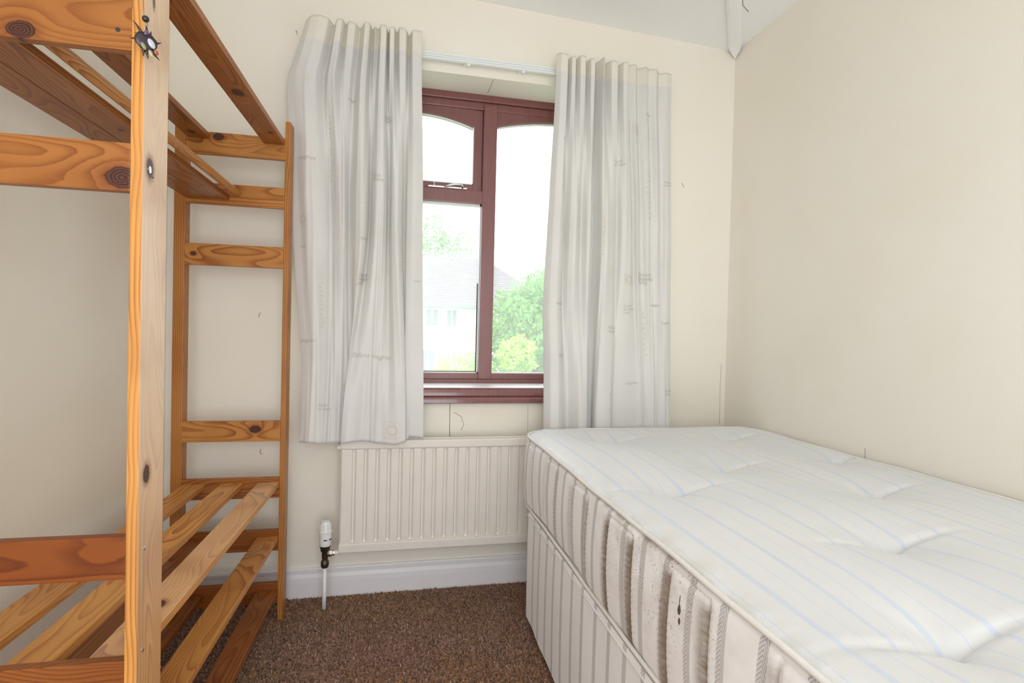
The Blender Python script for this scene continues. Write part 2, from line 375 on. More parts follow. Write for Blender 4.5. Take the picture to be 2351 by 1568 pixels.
def smooth_by_angle(me, ang=40):
    me.shade_smooth()
    try: me.set_sharp_from_angle(angle=math.radians(ang))
    except Exception: pass
def add_tube(bm, pts, rad, n=8, closed=False):
    P = [Vector(p) for p in pts]; N = len(P); rings = []
    for i, p in enumerate(P):
        if closed: d = P[(i+1) % N]-P[i-1]
        else: d = P[min(i+1, N-1)]-P[max(i-1, 0)]
        d.normalize(); a = Vector((0, 0, 1)) if abs(d.z) < 0.9 else Vector((1, 0, 0))
        s = d.cross(a).normalized(); t = d.cross(s)
        rr = rad[i] if isinstance(rad, (list, tuple)) else rad
        rings.append([bm.verts.new(p+s*math.cos(2*PI*k/n)*rr+t*math.sin(2*PI*k/n)*rr) for k in range(n)])
    L = N if closed else N-1
    for i in range(L):
        A, B = rings[i], rings[(i+1) % N]
        for k in range(n): bm.faces.new((A[k], A[(k+1) % n], B[(k+1) % n], B[k]))
    if not closed: bm.faces.new(rings[0][::-1]); bm.faces.new(rings[-1])
def tube(name, pts, rad, mat, parent=None, n=8, closed=False):
    bm = bmesh.new(); add_tube(bm, pts, rad, n, closed); o = link(name, bm_mesh(name, bm), mat, parent); o.data.shade_smooth(); return o
def grid_mesh(name, P, uv=None, wrap=False):
    """P: array (n, m, 3); wrap joins the first and last columns"""
    n, m = P.shape[:2]; v = P.reshape(-1, 3)
    J = m if wrap else m-1
    i, j = np.meshgrid(np.arange(n-1), np.arange(J), indexing='ij'); i = i.ravel(); j = j.ravel(); j2 = (j+1) % m
    f = np.stack([i*m+j, i*m+j2, (i+1)*m+j2, (i+1)*m+j], 1)
    me = bpy.data.meshes.new(name); me.vertices.add(len(v)); me.vertices.foreach_set('co', v.ravel().astype(np.float32))
    me.loops.add(4*len(f)); me.loops.foreach_set('vertex_index', f.ravel().astype(np.int32))
    me.polygons.add(len(f)); me.polygons.foreach_set('loop_start', np.arange(0, 4*len(f), 4, dtype=np.int32)); me.polygons.foreach_set('loop_total', np.full(len(f), 4, dtype=np.int32))
    me.update(calc_edges=True); me.validate()
    if uv is not None:
        l = me.uv_layers.new(name='UVMap'); l.data.foreach_set('uv', uv.reshape(-1, 2)[f.ravel()].ravel().astype(np.float32))
    me.shade_smooth(); return me

# ------------------------------------------------------------------ room shell
XL, XR, YF, YB = -0.838, 1.475, 2.2, -1.35
def cz(x): return E+1.30+0.044*(XR-x)
def slab(name, v8, mat, parent=None):
    o = link(name, mesh(name, v8, [(0, 3, 2, 1), (4, 5, 6, 7), (0, 1, 5, 4), (1, 2, 6, 5), (2, 3, 7, 6), (3, 0, 4, 7)]), mat, parent)
    if parent is None: o['kind'] = 'structure'
    return o
slab('floor', [(XL-.1, YB-.1, -.06), (XR+.1, YB-.1, -.06), (XR+.1, YF+.3, -.06), (XL-.1, YF+.3, -.06), (XL-.1, YB-.1, 0), (XR+.1, YB-.1, 0), (XR+.1, YF+.3, 0), (XL-.1, YF+.3, 0)], CARPET)
a, b = cz(XL-.1), cz(XR+.1)
slab('ceiling', [(XL-.1, YB-.1, a), (XR+.1, YB-.1, b), (XR+.1, YF+.3, b), (XL-.1, YF+.3, a), (XL-.1, YB-.1, a+.08), (XR+.1, YB-.1, b+.08), (XR+.1, YF+.3, b+.08), (XL-.1, YF+.3, a+.08)], CEIL)
for nm, x0, x1 in (('wall_left', XL-.1, XL), ('wall_right', XR, XR+.1)):
    z0, z1 = cz(x0), cz(x1)
    slab(nm, [(x0, YB, 0), (x1, YB, 0), (x1, YF, 0), (x0, YF, 0), (x0, YB, z0), (x1, YB, z1), (x1, YF, z1), (x0, YF, z0)], WALL)
z0, z1 = cz(XL-.1), cz(XR+.1)
slab('wall_back', [(XL-.1, YB-.1, 0), (XR+.1, YB-.1, 0), (XR+.1, YB, 0), (XL-.1, YB, 0), (XL-.1, YB-.1, z0), (XR+.1, YB-.1, z1), (XR+.1, YB, z1), (XL-.1, YB, z0)], WALL)
# far wall with the window opening
WX0, WX1, WZ0, WZ1, WY = -0.28, 1.12, E-0.262, E+1.045, 2.36
def wall_far():
    bm = bmesh.new(); y0, y1 = YF, YF+0.30
    def bx(x0, x1, za, zb0, zb1):
        vs = [bm.verts.new(p) for p in [(x0, y0, za), (x1, y0, za), (x1, y1, za), (x0, y1, za), (x0, y0, zb0), (x1, y0, zb1), (x1, y1, zb1), (x0, y1, zb0)]]
        for q in [(0, 3, 2, 1), (4, 5, 6, 7), (0, 1, 5, 4), (1, 2, 6, 5), (2, 3, 7, 6), (3, 0, 4, 7)]: bm.faces.new([vs[k] for k in q])
    bx(XL-.1, WX0, 0, cz(XL-.1), cz(WX0)); bx(WX1, XR+.1, 0, cz(WX1), cz(XR+.1))
    bx(WX0, WX1, 0, WZ0, WZ0); bx(WX0, WX1, WZ1, cz(WX0), cz(WX1))
    o = link('wall_far', bm_mesh('wall_far', bm), WALL); o['kind'] = 'structure'; return o
wf = wall_far()
# hairline cracks and seams in the lining paper
def crack(pts, r=0.0009):
    tube('plaster_crack', pts, r, CRACK, wf, 4)
crack([(0.2140, YF, E-.275), (0.2155, YF, E-.40), (0.217, YF, E-.435)], 0.0014)
crack([(0.232, YF, E-.335), (0.262, YF, E-.352), (0.268, YF, E-.372), (0.274, YF, E-.385), (0.262, YF, E-.41)], 0.0010)
crack([(0.545, YF, E-.28), (0.546, YF, E-.42)], 0.0006)
crack([(0.365, YF+.015, E+1.045), (0.362, WY-.02, E+1.045)], 0.0011)
crack([(1.452, YF, E-.40), (1.45, YF, E-.24), (1.452, YF, E-.12)], 0.0008)
crack([(1.226, YF, E+.687), (1.24, YF, E+.668)], 0.0012)
crack([(-.516, YF, E+.052), (-.521, YF, E+.035)], 0.0012)
crack([(-.506, YF, E-.47), (-.508, YF, E-.485), (-.50, YF, E-.492)], 0.0013)
wr = bpy.data.objects['wall_right']
tube('plaster_crack', [(XR, 1.438, E-.40), (XR, 1.44, E-.345)], 0.0011, CRACK, wr, 4)

# skirting
def skirt(name, a, b):
    a = Vector(a); b = Vector(b); d = (b-a).normalized(); n = Vector((-d.y, d.x, 0))
    prof = [(0, 0), (0.017, 0), (0.017, 0.060), (0.0155, 0.078), (0.011, 0.092), (0.011, 0.108), (0.008, 0.114), (0, 0.114)]
    v = [tuple(p+n*o+Vector((0, 0, h))) for p in (a, b) for o, h in prof]; k = len(prof)
    f = [(i, (i+1) % k, k+(i+1) % k, k+i) for i in range(k)]+[tuple(range(k))[::-1], tuple(range(k, 2*k))]
    o = link(name, mesh(name, v, f), GLOSSWHITE); o['kind'] = 'structure'; return o
skirt('baseboard_far', (XR, YF, 0), (XL, YF, 0)); skirt('baseboard_left', (XL, YF-.0175, 0), (XL, YB, 0)); skirt('baseboard_right', (XR, YB, 0), (XR, YF-.0175, 0)); skirt('baseboard_back', (XL+.0175, YB, 0), (XR-.0175, YB, 0))

# cover strip on the ceiling, running in from the corner
def batten():
    d = Vector((-0.237, -0.333, 0)).normalized(); s = Vector((-d.y, d.x, 0)); o0 = Vector((XR-.002, YF-.002, 0))
    v, f = [], []
    rows = [(0.0, .004, -.036, 0.0), (0.025, .020, -.030, 0), (0.07, .027, -.022, 0), (0.3, .027, -.022, 0), (1.6, .027, -.022, 0)]
    for t, w, dz, _ in rows:
        for a_, z_ in ((-w, 0.01), (w, 0.01), (w, dz*.7), (w*.55, dz), (-w*.55, dz), (-w, dz*.7)):
            p = o0+d*(t+.012)+s*a_; v.append((p.x, p.y, cz(p.x)+z_))
    for i in range(len(rows)-1):
        for k in range(6): f.append((i*6+k, i*6+(k+1) % 6, (i+1)*6+(k+1) % 6, (i+1)*6+k))
    f += [tuple(range(6))[::-1], tuple(range(24, 30))]
    o = link('trim_1', mesh('trim_1', v, f), CEIL); o['kind'] = 'structure'
batten()
tube('ceiling_crack', [(1.27, 1.86, cz(1.27)), (1.30, 1.90, cz(1.3)), (1.344, 1.927, cz(1.344))], 0.0016, CRACK, bpy.data.objects['ceiling'], 4)

# ------------------------------------------------------------------ window
win = empty('window_1', (0.42, WY, WZ0)); win['kind'] = 'structure'
win_inv = Vector((-0.42, -WY, -WZ0))
def wbox(name, a, b, mat=REDWOOD, bevel=0.003, parent=None):
    bm = bmesh.new(); add_box(bm, Vector(a)+win_inv, Vector(b)+win_inv, bevel); return link(name, bm_mesh(name, bm), mat, parent or win)
ZB, ZT = E-.232, E+1.045
y0, y1 = WY, WY+.07
wbox('frame_head', (WX0, y0, ZT-.030), (WX1, y1, ZT))
wbox('frame_head_rebate', (WX0, y0+.012, ZT-.062), (WX1, y1, ZT-.030))
wbox('frame_sill_rail', (WX0, y0+.010, ZB+.018), (WX1, y1, ZB+.046)); wbox('frame_sill_rail', (WX0, y0, ZB), (WX1, y1, ZB+.019))
wbox('jamb', (WX0, y0, ZB), (WX0+.055, y1, ZT)); wbox('jamb', (WX1-.055, y0, ZB), (WX1, y1, ZT))
MX0, MX1 = 0.352, 0.412
wbox('mullion', (MX0, y0-.004, ZB+.020), (MX1, y1, ZT-.045))
TZ0, TZ1 = E+.566, E+.622
wbox('transom', (WX0+.05, y0-.001, TZ0), (MX0+.004, y1, TZ1))
def arch_head(name, x0, x1, zt, zs, zp, ya, yb, side=0.0):
    """board whose lower edge is a shallow arch (springing zs, crown zp)"""
    N = 24; v = []
    for y in (ya, yb):
        for k in range(N+1):
            q = k/N; x = x0+(x1-x0)*q; z = zs+(zp-zs)*(1-(2*q-1)**2)
            v.append(Vector((x, y, z))+win_inv); v.append(Vector((x, y, zt))+win_inv)
    m = 2*(N+1); f = []
    for k in range(N):
        a_ = 2*k; f += [(a_, a_+2, a_+3, a_+1), (m+a_, m+a_+1, m+a_+3, m+a_+2), (a_, m+a_, m+a_+2, a_+2), (a_+1, a_+3, m+a_+3, m+a_+1)]
    f += [(0, 1, m+1, m), (2*N, m+2*N, m+2*N+1, 2*N+1)]
    return link(name, mesh(name, v, f), REDWOOD, win)
# vent sash, set back a little, with its own stiles
VX0, VX1 = WX0+.052, MX0
arch_head('vent_arched_rail', VX0+.042, VX1-.038, ZT-.062, E+.905, E+.950, y0+.020, y1-.005)
wbox('vent_stile', (VX1-.040, y0+.020, TZ1), (VX1-.001, y1-.005, ZT-.062)); wbox('vent_stile', (VX0, y0+.020, TZ1), (VX0+.044, y1-.005, ZT-.062))
wbox('vent_bottom_rail', (VX0+.042, y0+.020, TZ1+.001), (VX1-.038, y1-.005, TZ1+.030))
arch_head('arched_rail', MX1-.001, WX1-.05, ZT-.060, E+.918, E+.963, y0+.016, y1-.010)
# panes
def pane(x0, x1, z0_, z1_, y):
    return wbox('glass_pane', (x0, y, z0_), (x1, y+.004, z1_), GLASS, 0)
pane(VX0+.03, VX1-.03, TZ1+.02, ZT-.065, y0+.040)
pane(WX0+.05, MX0+.005, ZB+.035, TZ0+.005, y0+.040)
pane(MX1-.005, WX1-.045, ZB+.035, ZT-.065, y0+.040)
# light putty lines and dark seals against the glass
for (x0, x1, z0_, z1_) in ((VX1-.044, VX1-.040, TZ1+.03, E+.91), (MX0-.005, MX0, ZB+.046, TZ0), (VX0+.04, MX0, ZB+.046, ZB+.050), (MX1, WX1-.055, ZB+.046, ZB+.050), (VX0+.04, MX0, TZ0-.008, TZ0), (VX0+.044, VX1-.040, TZ1+.030, TZ1+.034)):
    wbox('glazing_bead', (x0, y0+.022, z0_), (x1, y0+.044, z1_), PVC, 0)
wbox('glazing_seal', (MX0-.009, y0+.036, ZB+.05), (MX0-.005, y0+.042, TZ0-.35), SEAL, 0)
wbox('glazing_seal', (VX0+.05, y0+.036, ZB+.050), (MX0-.006, y0+.042, ZB+.053), SEAL, 0)
def arch_bead(x0, x1, zs, zp, y):
    tube('glazing_bead', [P_((x0+(x1-x0)*k/20, y, zs+(zp-zs)*(1-(2*k/20-1)**2)-.003)) for k in range(21)], .0035, PVC, win, 6)
def P_(p): return tuple(Vector(p)+win_inv)
arch_bead(VX0+.042, VX1-.038, E+.905, E+.950, y0+.034); arch_bead(MX1, WX1-.05, E+.918, E+.963, y0+.034)
# casement fastener on the vent
fst = wbox('stay_plate', (0.115, y0+.006, TZ1+.004), (0.285, y0+.019, TZ1+.011), CHROME, 0.001)
def P_(p): return tuple(Vector(p)+win_inv)
tube('stay_arm', [P_(q) for q in ((0.185, y0, TZ1+.006), (0.205, y0-.004, TZ1+.013), (0.230, y0-.006, TZ1+.019), (0.256, y0-.004, TZ1+.020), (0.268, y0, TZ1+.012), (0.262, y0+.004, TZ1+.006))], [.0035, .004, .0055, .006, .006, .004], CHROME, win, 10)
lathe('stay_peg', [(0.004, 0), (0.004, .014), (.006, .016), (.006, .019)], CHROME, win, P_((0.14, y0+.010, TZ1+.006)), n=10)
# inside sill board
sill = empty('window_sill', (0.42, YF, WZ0)); sill['kind'] = 'structure'
def sboard():
    prof = [(-.030, -.030), (-.026, -.033), (-.006, -.034), (0, -.026), (0.158, -.026), (0.158, .030), (-.024, .030), (-.030, .024), (-.033, .012), (-.033, 0), (-.027, -.008), (-.030, -.016)]
    prof = [(YF+p, WZ0+q) for p, q in prof]
    k = len(prof); v = [(x, y, z) for x in (WX0-.05, WX1+.05) for y, z in prof]
    # clip the board's ears so that only the nosing runs past the opening
    f = [(i, (i+1) % k, k+(i+1) % k, k+i) for i in range(k)]+[tuple(range(k))[::-1], tuple(range(k, 2*k))]
    v = [(min(max(x, WX0+.001), WX1-.001) if y > YF-.0001 else x, y, z) for x, y, z in v]
    bm = bmesh.new(); bv = [bm.verts.new(Vector(p)-Vector((0.42, YF, WZ0))) for p in v]
    for q in f: bm.faces.new([bv[i] for i in q])
    link('sill_board', bm_mesh('sill_board', bm), SILLWOOD, sill)
    box('sill_top', (WX0+.002-.42, -.026, .0301), (WX1-.002-.42, .158, .0325), GLOSSWHITE, sill, .0008)
sboard()

# ------------------------------------------------------------------ curtain rail
rail = tag(empty('curtain_rail', (0.39, YF, E+1.085)), 'white ribbed plastic curtain rail fixed above the window', 'curtain rail')
def rail_profile():
    x0, x1 = -0.72, 0.70
    prof = [(-.045, .014), (-.049, .012), (-.049, .006), (-.044, .004), (-.049, .002), (-.049, -.003), (-.044, -.005), (-.049, -.007), (-.049, -.012), (-.045, -.014), (-.036, -.014), (-.036, .014)]
    k = len(prof); v = [(x, y, z) for x in (x0, x1) for y, z in prof]
    f = [(i, (i+1) % k, k+(i+1) % k, k+i) for i in range(k)]+[tuple(range(k))[::-1], tuple(range(k, 2*k))]
    return link('track', mesh('track', v, f), RAIL, rail)
rail_profile()
for x in (-0.55, -0.145, 0.08, 0.50):
    box('bracket', (x-.009, -.0362, -.010), (x+.009, 0, .010), RAIL, rail, 0.002); 
for x in (-.135, .09): box('glider', (x-.006, -.044, -.022), (x+.006, -.038, -.0135), RAIL, rail, 0.001)

# ------------------------------------------------------------------ curtains
def catmull(P, n):
    P = np.array(P, float); N = len(P); out = []
    t = np.linspace(0, N-1-1e-9, n); i = t.astype(int); f = t-i
    p0 = P[np.clip(i-1, 0, N-1)]; p1 = P[i]; p2 = P[np.clip(i+1, 0, N-1)]; p3 = P[np.clip(i+2, 0, N-1)]; f = f[:, None]
    return 0.5*((2*p1)+(-p0+p2)*f+(2*p0-5*p1+4*p2-p3)*f**2+(-p0+3*p1-3*p2+p3)*f**3)
def folds(P, n, k):
    P = np.array(P, float); t = np.linspace(0, len(P)-1, n); i = np.arange(len(P))
    lin = np.stack([np.interp(t, i, P[:, 0]), np.interp(t, i, P[:, 1])], 1); return lin*k+catmull(P, n)*(1-k)
def curtain(name, top, mid, bot, z_top, z_bot, edge_fn, ypl, label, zmid):
    n, m = 420, 150
    T, Mi, B = folds(top, n, .75), folds(mid, n, .35), folds(bot, n, .3)
    P = np.zeros((m, n, 3)); vs = np.linspace(0, 1, m)
    nz = np.interp(np.arange(n), np.arange(0, n, 14), rng.normal(0, 1, len(np.arange(0, n, 14))))
    for r, v in enumerate(vs):
        ztop = z_top(T[:, 0]); zb = z_bot(B[:, 0]); z = ztop+(zb-ztop)*v
        vm = zmid
        if v < vm:
            w = v/vm; w = w*w*(3-2*w); xy = T*(1-w)+Mi*w
        else:
            w = (v-vm)/(1-vm); w = w*w*(3-2*w); xy = Mi*(1-w)+B*w
        x = xy[:, 0]; dy = xy[:, 1].copy()
        dy += 0.0016*np.sin(v*9+nz*2.0)*min(1, v*6)
        if v < 0.075: dy += 0.002            # stiff heading band
        if 0.965 < v: dy += 0.0012           # turned hem
        x = x+edge_fn(v, np.linspace(0, 1, n))
        P[r, :, 0] = x; P[r, :, 1] = ypl-dy-.046*max(0, v-.35)/.65; P[r, :, 2] = z
    me = grid_mesh(name, P); o = link(name, me, CURTAIN)
    md = o.modifiers.new('thickness', 'SOLIDIFY'); md.thickness = 0.0012; md.offset = 1
    return o, P
K = 2.12/1229.65
def pxl(px, a, b, xa, xb): return xa+(px-a)*(xb-xa)/(b-a)
def mk(L, a, b, xa, xb, g=1.4): return [(pxl(p, a, b, xa, xb), d/1000.0*g) for p, d in L]
Tl = [(700,0),(715,16),(733,20),(752,14),(763,-12),(772,24),(784,24),(790,-8),(797,10),(812,12),(822,-10),(836,28),(846,20),(851,-16),(858,4),(865,-8),(872,24),(884,24),(889,-10),(893,20),(902,18),(909,-12),(915,16),(930,18),(938,-12),(946,22),(968,10)]
Ml = [(666,-2),(685,3),(705,18),(725,16),(742,4),(756,-10),(768,8),(780,16),(790,2),(797,-16),(804,-4),(816,20),(830,26),(840,14),(846,-14),(852,6),(860,22),(874,24),(884,8),(890,-14),(898,16),(910,22),(920,4),(927,-14),(934,12),(948,20),(970,6)]
Bl = [(690,0),(700,10),(712,20),(726,22),(740,14),(752,0),(762,-6),(772,-12),(784,-18),(797,-20),(803,-14),(796,2),(785,14),(783,20),(795,22),(812,16),(828,6),(846,6),(866,14),(886,16),(904,20),(920,24),(928,22),(929,6),(924,-6),(944,-2),(970,4)]
assert len(Tl) == len(Ml) == len(Bl)
tl = mk(Tl, 700, 968, -.356, .066); ml = mk(Ml, 666, 970, -.402, .083); bl = mk(Bl, 690, 970, -.345, .102, 1.0)
def edgeL(v, u):     # the outer edge billows out below the heading
    b = np.interp(v, [0, .05, .13, .17, .30, .5, .8, 1], [0, -.018, -.048, -.046, -.012, 0.012, .016, 0])
    return b*(1-u)**3
ripple = rng.normal(0, 1, 64)
def ztopL(x): return E+1.138-0.004*np.sin(x*70)+0.006*np.exp(-((x+.33)/.03)**2)-0.012*np.exp(-((x+.363)/.016)**2)
def zbotL(x): return E-.424+.004*np.sin(x*34)+np.where(x > .045, .012, 0)-.008*np.exp(-((x-.0)/.03)**2)
cl, PL = curtain('curtain', tl, ml, bl, ztopL, zbotL, edgeL, 2.116, '', 0.42)
tag(cl, 'ivory pleated curtain left of the window, hanging over the radiator', 'curtain', 'window curtains')
Tr = [(1276,6),(1284,20),(1298,22),(1303,-14),(1309,14),(1317,14),(1321,-10),(1327,18),(1338,18),(1344,-12),(1350,16),(1358,20),(1364,-18),(1370,0),(1376,30),(1384,4),(1389,-10),(1396,18),(1410,18),(1416,-8),(1423,18),(1434,16),(1440,0),(1452,14),(1462,-6),(1475,14),(1487,0),(1500,13),(1512,-2),(1525,11),(1540,3)]
Mr = [(1252,4),(1262,20),(1276,24),(1286,10),(1292,-10),(1300,12),(1312,20),(1322,6),(1330,-8),(1338,14),(1346,16),(1352,-2),(1358,-22),(1364,-4),(1370,20),(1382,22),(1392,14),(1402,4),(1412,-6),(1418,12),(1428,16),(1440,8),(1450,-4),(1456,8),(1467,-1),(1480,9),(1492,3),(1503,10),(1514,1),(1526,9),(1538,2)]
Br = [(1240,6),(1252,20),(1268,24),(1278,14),(1286,0),(1294,-8),(1302,4),(1312,20),(1322,24),(1332,16),(1334,0),(1330,-16),(1338,-22),(1347,-14),(1347,6),(1352,20),(1366,24),(1380,22),(1388,12),(1391,-6),(1404,-4),(1424,2),(1448,0),(1456,4),(1467,-1),(1479,7),(1490,6),(1500,1),(1510,8),(1518,5),(1526,0)]
assert len(Tr) == len(Mr) == len(Br)
tr_ = mk(Tr, 1278, 1540, .608, 1.116); mr = mk(Mr, 1252, 1538, .584, 1.132); br = mk(Br, 1240, 1526, .578, 1.136)
def edgeR(v, u):
    b = np.interp(v, [0, .2, .38, .6, .68, .8, 1], [0, .004, .004, -.012, -.014, -.004, 0]); return b*(1-u)**3
cr_, PR = curtain('curtain', tr_, mr, br, lambda x: E+1.128-.003*np.sin(x*60)-.016*np.clip((x-.95)/.16, 0, 1), lambda x: E-.425+.003*np.sin(x*40), edgeR, 2.118, '', 0.45)
tag(cr_, 'ivory pleated curtain right of the window, falling behind the mattress', 'curtain', 'window curtains')

# faint script and stamp motifs woven into the curtains
def on_curtain(P, uu, vv, off=0.0012):
    m, n = P.shape[:2]; a = np.clip(uu, 0, 1)*(n-1); b = np.clip(vv, 0, 1)*(m-1)
    i = int(min(b, m-2)); j = int(min(a, n-2)); fi = b-i; fj = a-j
    p = (P[i, j]*(1-fi)*(1-fj)+P[i+1, j]*fi*(1-fj)+P[i, j+1]*(1-fi)*fj+P[i+1, j+1]*fi*fj)
    tu = P[i, min(j+1, n-1)]-P[i, j]; tv = P[min(i+1, m-1), j]-P[i, j]
    nn = np.cross(tu, tv); L = np.linalg.norm(nn); nn = nn/L if L > 1e-12 else np.array([0, -1, 0])
    if nn[1] > 0: nn = -nn
    return p+nn*off
def arc(P, row): 
    d = np.linalg.norm(np.diff(P[row], axis=0), axis=1); return np.concatenate([[0], np.cumsum(d)])
def find_uv(P, x, z):
    """front-most point of the curtain at this x and height"""
    m, n = P.shape[:2]; r = int(np.argmin(np.abs(P[:, n//2, 2]-z)))
    row = P[r]; c = np.where(np.abs(row[:, 0]-x) < 0.006)[0]
    j = c[np.argmin(row[c, 1])] if len(c) else int(np.argmin(np.abs(row[:, 0]-x)))
    return r, j
def script_text(parent, P, text, x, z, size, mat=PRINT, name='printed_script', shear=0.35):
    cu = bpy.data.curves.new('t', 'FONT'); cu.body = text; cu.size = size; cu.shear = shear; cu.space_line = 0.8; cu.resolution_u = 2
    o = bpy.data.objects.new('t', cu); C.objects.link(o); dg = bpy.context.evaluated_depsgraph_get(); dg.update()
    me = bpy.data.meshes.new_from_object(o.evaluated_get(dg)); bpy.data.objects.remove(o); bpy.data.curves.remove(cu)
    bm = bmesh.new(); bm.from_mesh(me); bpy.data.meshes.remove(me)
    r, j = find_uv(P, x, z); s = arc(P, r); n = P.shape[1]; m = P.shape[0]; H = abs(P[0, j, 2]-P[-1, j, 2])
    for v in bm.verts:
        u = np.interp(s[j]+v.co.x, s, np.arange(n)/(n-1)); vv = r/(m-1)-v.co.y/H
        v.co = Vector(on_curtain(P, u, vv))
    link(name, bm_mesh(name, bm), mat, parent)
def motif(parent, P, x, z, w, h, kind, mat):
    """stamp-like block of little strokes printed on the cloth"""
    r, j = find_uv(P, x, z); s = arc(P, r); n = P.shape[1]; m = P.shape[0]; H = abs(P[0, j, 2]-P[-1, j, 2])
    bm = bmesh.new()
    def q(x0, y0, x1, y1, t):
        d = Vector((x1-x0, y1-y0)); L = d.length
        if L < 1e-6: return
        k = max(1, int(L/.006)); nn = Vector((-d.y, d.x))/L*t/2; prev = None
        for i in range(k+1):
            c_ = Vector((x0, y0))+d*i/k; pr = []
            for e in (c_+nn, c_-nn):
                u = np.interp(s[j]+e.x, s, np.arange(n)/(n-1)); pr.append(bm.verts.new(on_curtain(P, u, r/(m-1)-e.y/H)))
            if prev: bm.faces.new((prev[0], prev[1], pr[1], pr[0]))
            prev = pr
    R = random.Random(int(abs(x)*1000)+int(z*100))
    if kind == 'seal':
        for k in range(26):
            a_ = 2*PI*k/26; r0 = w*(.16+.08*R.random()); r1 = w*(.36+.12*R.random()); q(w/2+r0*math.cos(a_), r0*math.sin(a_), w/2+r1*math.cos(a_+.3), r1*math.sin(a_+.3), .0011)
        for k in range(24):
            a_ = 2*PI*k/24; b_ = 2*PI*(k+1)/24; q(w/2+w*.3*math.cos(a_), w*.3*math.sin(a_), w/2+w*.3*math.cos(b_), w*.3*math.sin(b_), .0012)
        for a_, b_ in (((0, -w/2), (w, -w/2)), ((w, -w/2), (w, w/2)), ((w, w/2), (0, w/2)), ((0, w/2), (0, -w/2))): q(*a_, *b_, .001)
    else:
        y = h/2
        while y > -h/2:
            c0, y0_ = w/2, y
            for k in range(6):
                a_ = R.random()*2*PI; L = w*(.15+.25*R.random()); q(c0, y0_, c0+L*math.cos(a_), y0_+L*math.sin(a_)*.8, .0012)
            y -= w*.55
    link('printed_motif', bm_mesh('printed_motif', bm), mat, parent)['kind'] = 'stuff'
for (x, z, txt, sz) in ((-.165, E-.105, 'Tidens magnes', .026), (-.15, E+.19, 'Carta di\nNavigare\nporta', .019), (-.375, E+.615, 'magnes', .022), (-.15, E+.335, 'Notas', .017), (-.375, E-.06, 'magnes', .02), (-.195, E-.21, 'viages\nmaris', .018), (-.20, E+.86, 'viages', .018), (-.06, E+.80, 'Portas\ndi mare', .017), (.055, E+.17, 'rosa', .016), (-.285, E-.29, 'Note\ndi mare', .017), (-.11, E+.57, 'Carta\ndi mare', .018), (-.37, E+.29, 'rosa', .018)):
    script_text(cl, PL, txt, x, z, sz)
for (x, z, w, h, k) in ((-.05, E-.375, .060, .06, 'seal'), (-.375, E+.40, .045, .05, 'seal'), (-.265, E+.67, .035, .24, 'line'), (-.285, E+.1, .03, .2, 'line'), (-.13, E+.45, .03, .12, 'line'), (.0, E+.28, .03, .12, 'line')):
    motif(cl, PL, x, z, w, h, k, PRINT_GOLD)
for (x, z, txt, sz) in ((.985, E+.255, 'Historia\nDegustas\nNova', .021), (1.04, E+.13, 'viages', .018), (.915, E+.12, 'Carta\ndi mare\nrosa', .017), (.845, E+.03, 'Histor\nviages', .018), (.87, E+.72, 'Carta\ndi mare', .018), (1.09, E+.66, 'Nota\nmaris', .016), (.93, E-.20, 'magnes', .019), (.99, E+.93, 'Nota', .017), (.61, E+.12, 'magnes', .018), (.63, E-.09, 'viages', .017), (.63, E+.79, 'Nota', .018), (1.09, E+.06, 'viages', .018), (1.10, E-.24, 'Note\nrosa', .017)):
    script_text(cr_, PR, txt, x, z, sz)
for (x, z, w, h, k) in ((1.0, E+.60, .040, .20, 'line'), (1.0, E+.0, .040, .19, 'line'), (.92, E+.235, .045, .045, 'seal'), (.94, E+.87, .042, .04, 'seal'), (1.0, E+.87, .042, .08, 'line'), (.80, E+.40, .035, .16, 'line'), (.70, E+.55, .03, .2, 'line'), (.845, E-.28, .035, .14, 'line')):
    motif(cr_, PR, x, z, w, h, k, PRINT_GOLD)

# ------------------------------------------------------------------ radiator with valve
rad = tag(empty('radiator', (-.203, 2.1, 0)), 'cream ribbed steel panel radiator below the window', 'radiator')
RW, RT, RB = 1.0, E-.421, E-.851
def rad_panel():
    pitch = 0.0432; xs = []; x = 0.012; prof = [(0, .006), (.006, 0)]
    while x < RW-.03:
        prof += [(x+.004, -.0005), (x+.030, -.0005), (x+.0345, .0085), (x+.0390, .0085)]; x += pitch
    prof += [(RW-.006, 0), (RW, .006)]
    k = len(prof); v = []
    for z, sh in ((RB+.030, 0), (RB+.045, 1), (RT-.045, 1), (RT-.030, 0)):
        for (px_, d) in prof: v.append((px_, d*sh+(1-sh)*.004, z))
    f = []
    for r in range(3):
        for i in range(k-1): f.append((r*k+i, r*k+i+1, (r+1)*k+i+1, (r+1)*k+i))
    o = link('ribbed_panel', mesh('ribbed_panel', v, f), RADPAINT, rad); md = o.modifiers.new('s', 'SOLIDIFY'); md.thickness = .012; md.offset = -1
    return o
rad_panel()
box('top_header', (0, -.008, RT-.036), (RW, .016, RT-.003), RADPAINT, rad, .006, 3); box('bottom_header', (-.001, -.008, RB), (RW, .016, RB+.036), RADPAINT, rad, .006, 3)
box('rear_flange', (0, .016, RT-.008), (RW, .030, RT), RADPAINT, rad, .002)
for x in (.12, RW-.14): box('wall_bracket', (x, .014, RB+.05), (x+.03, .10, RT-.06), RADPAINT, rad, .002)
lathe('blanking_plug', [(.009, -.010), (.009, 0)], RADPAINT, rad, (0, .006, RT-.03), 'x', 12)
lathe('air_vent', [(.004, -.008), (.004, 0)], CHROME, rad, (0, .008, RT-.018), 'x', 8)
vlv = tag(empty('radiator_valve', (-.250, 2.085, 0)), 'white thermostatic valve on a pipe at the left end of the radiator', 'valve')
vz = E-.851
def vr(z): return z
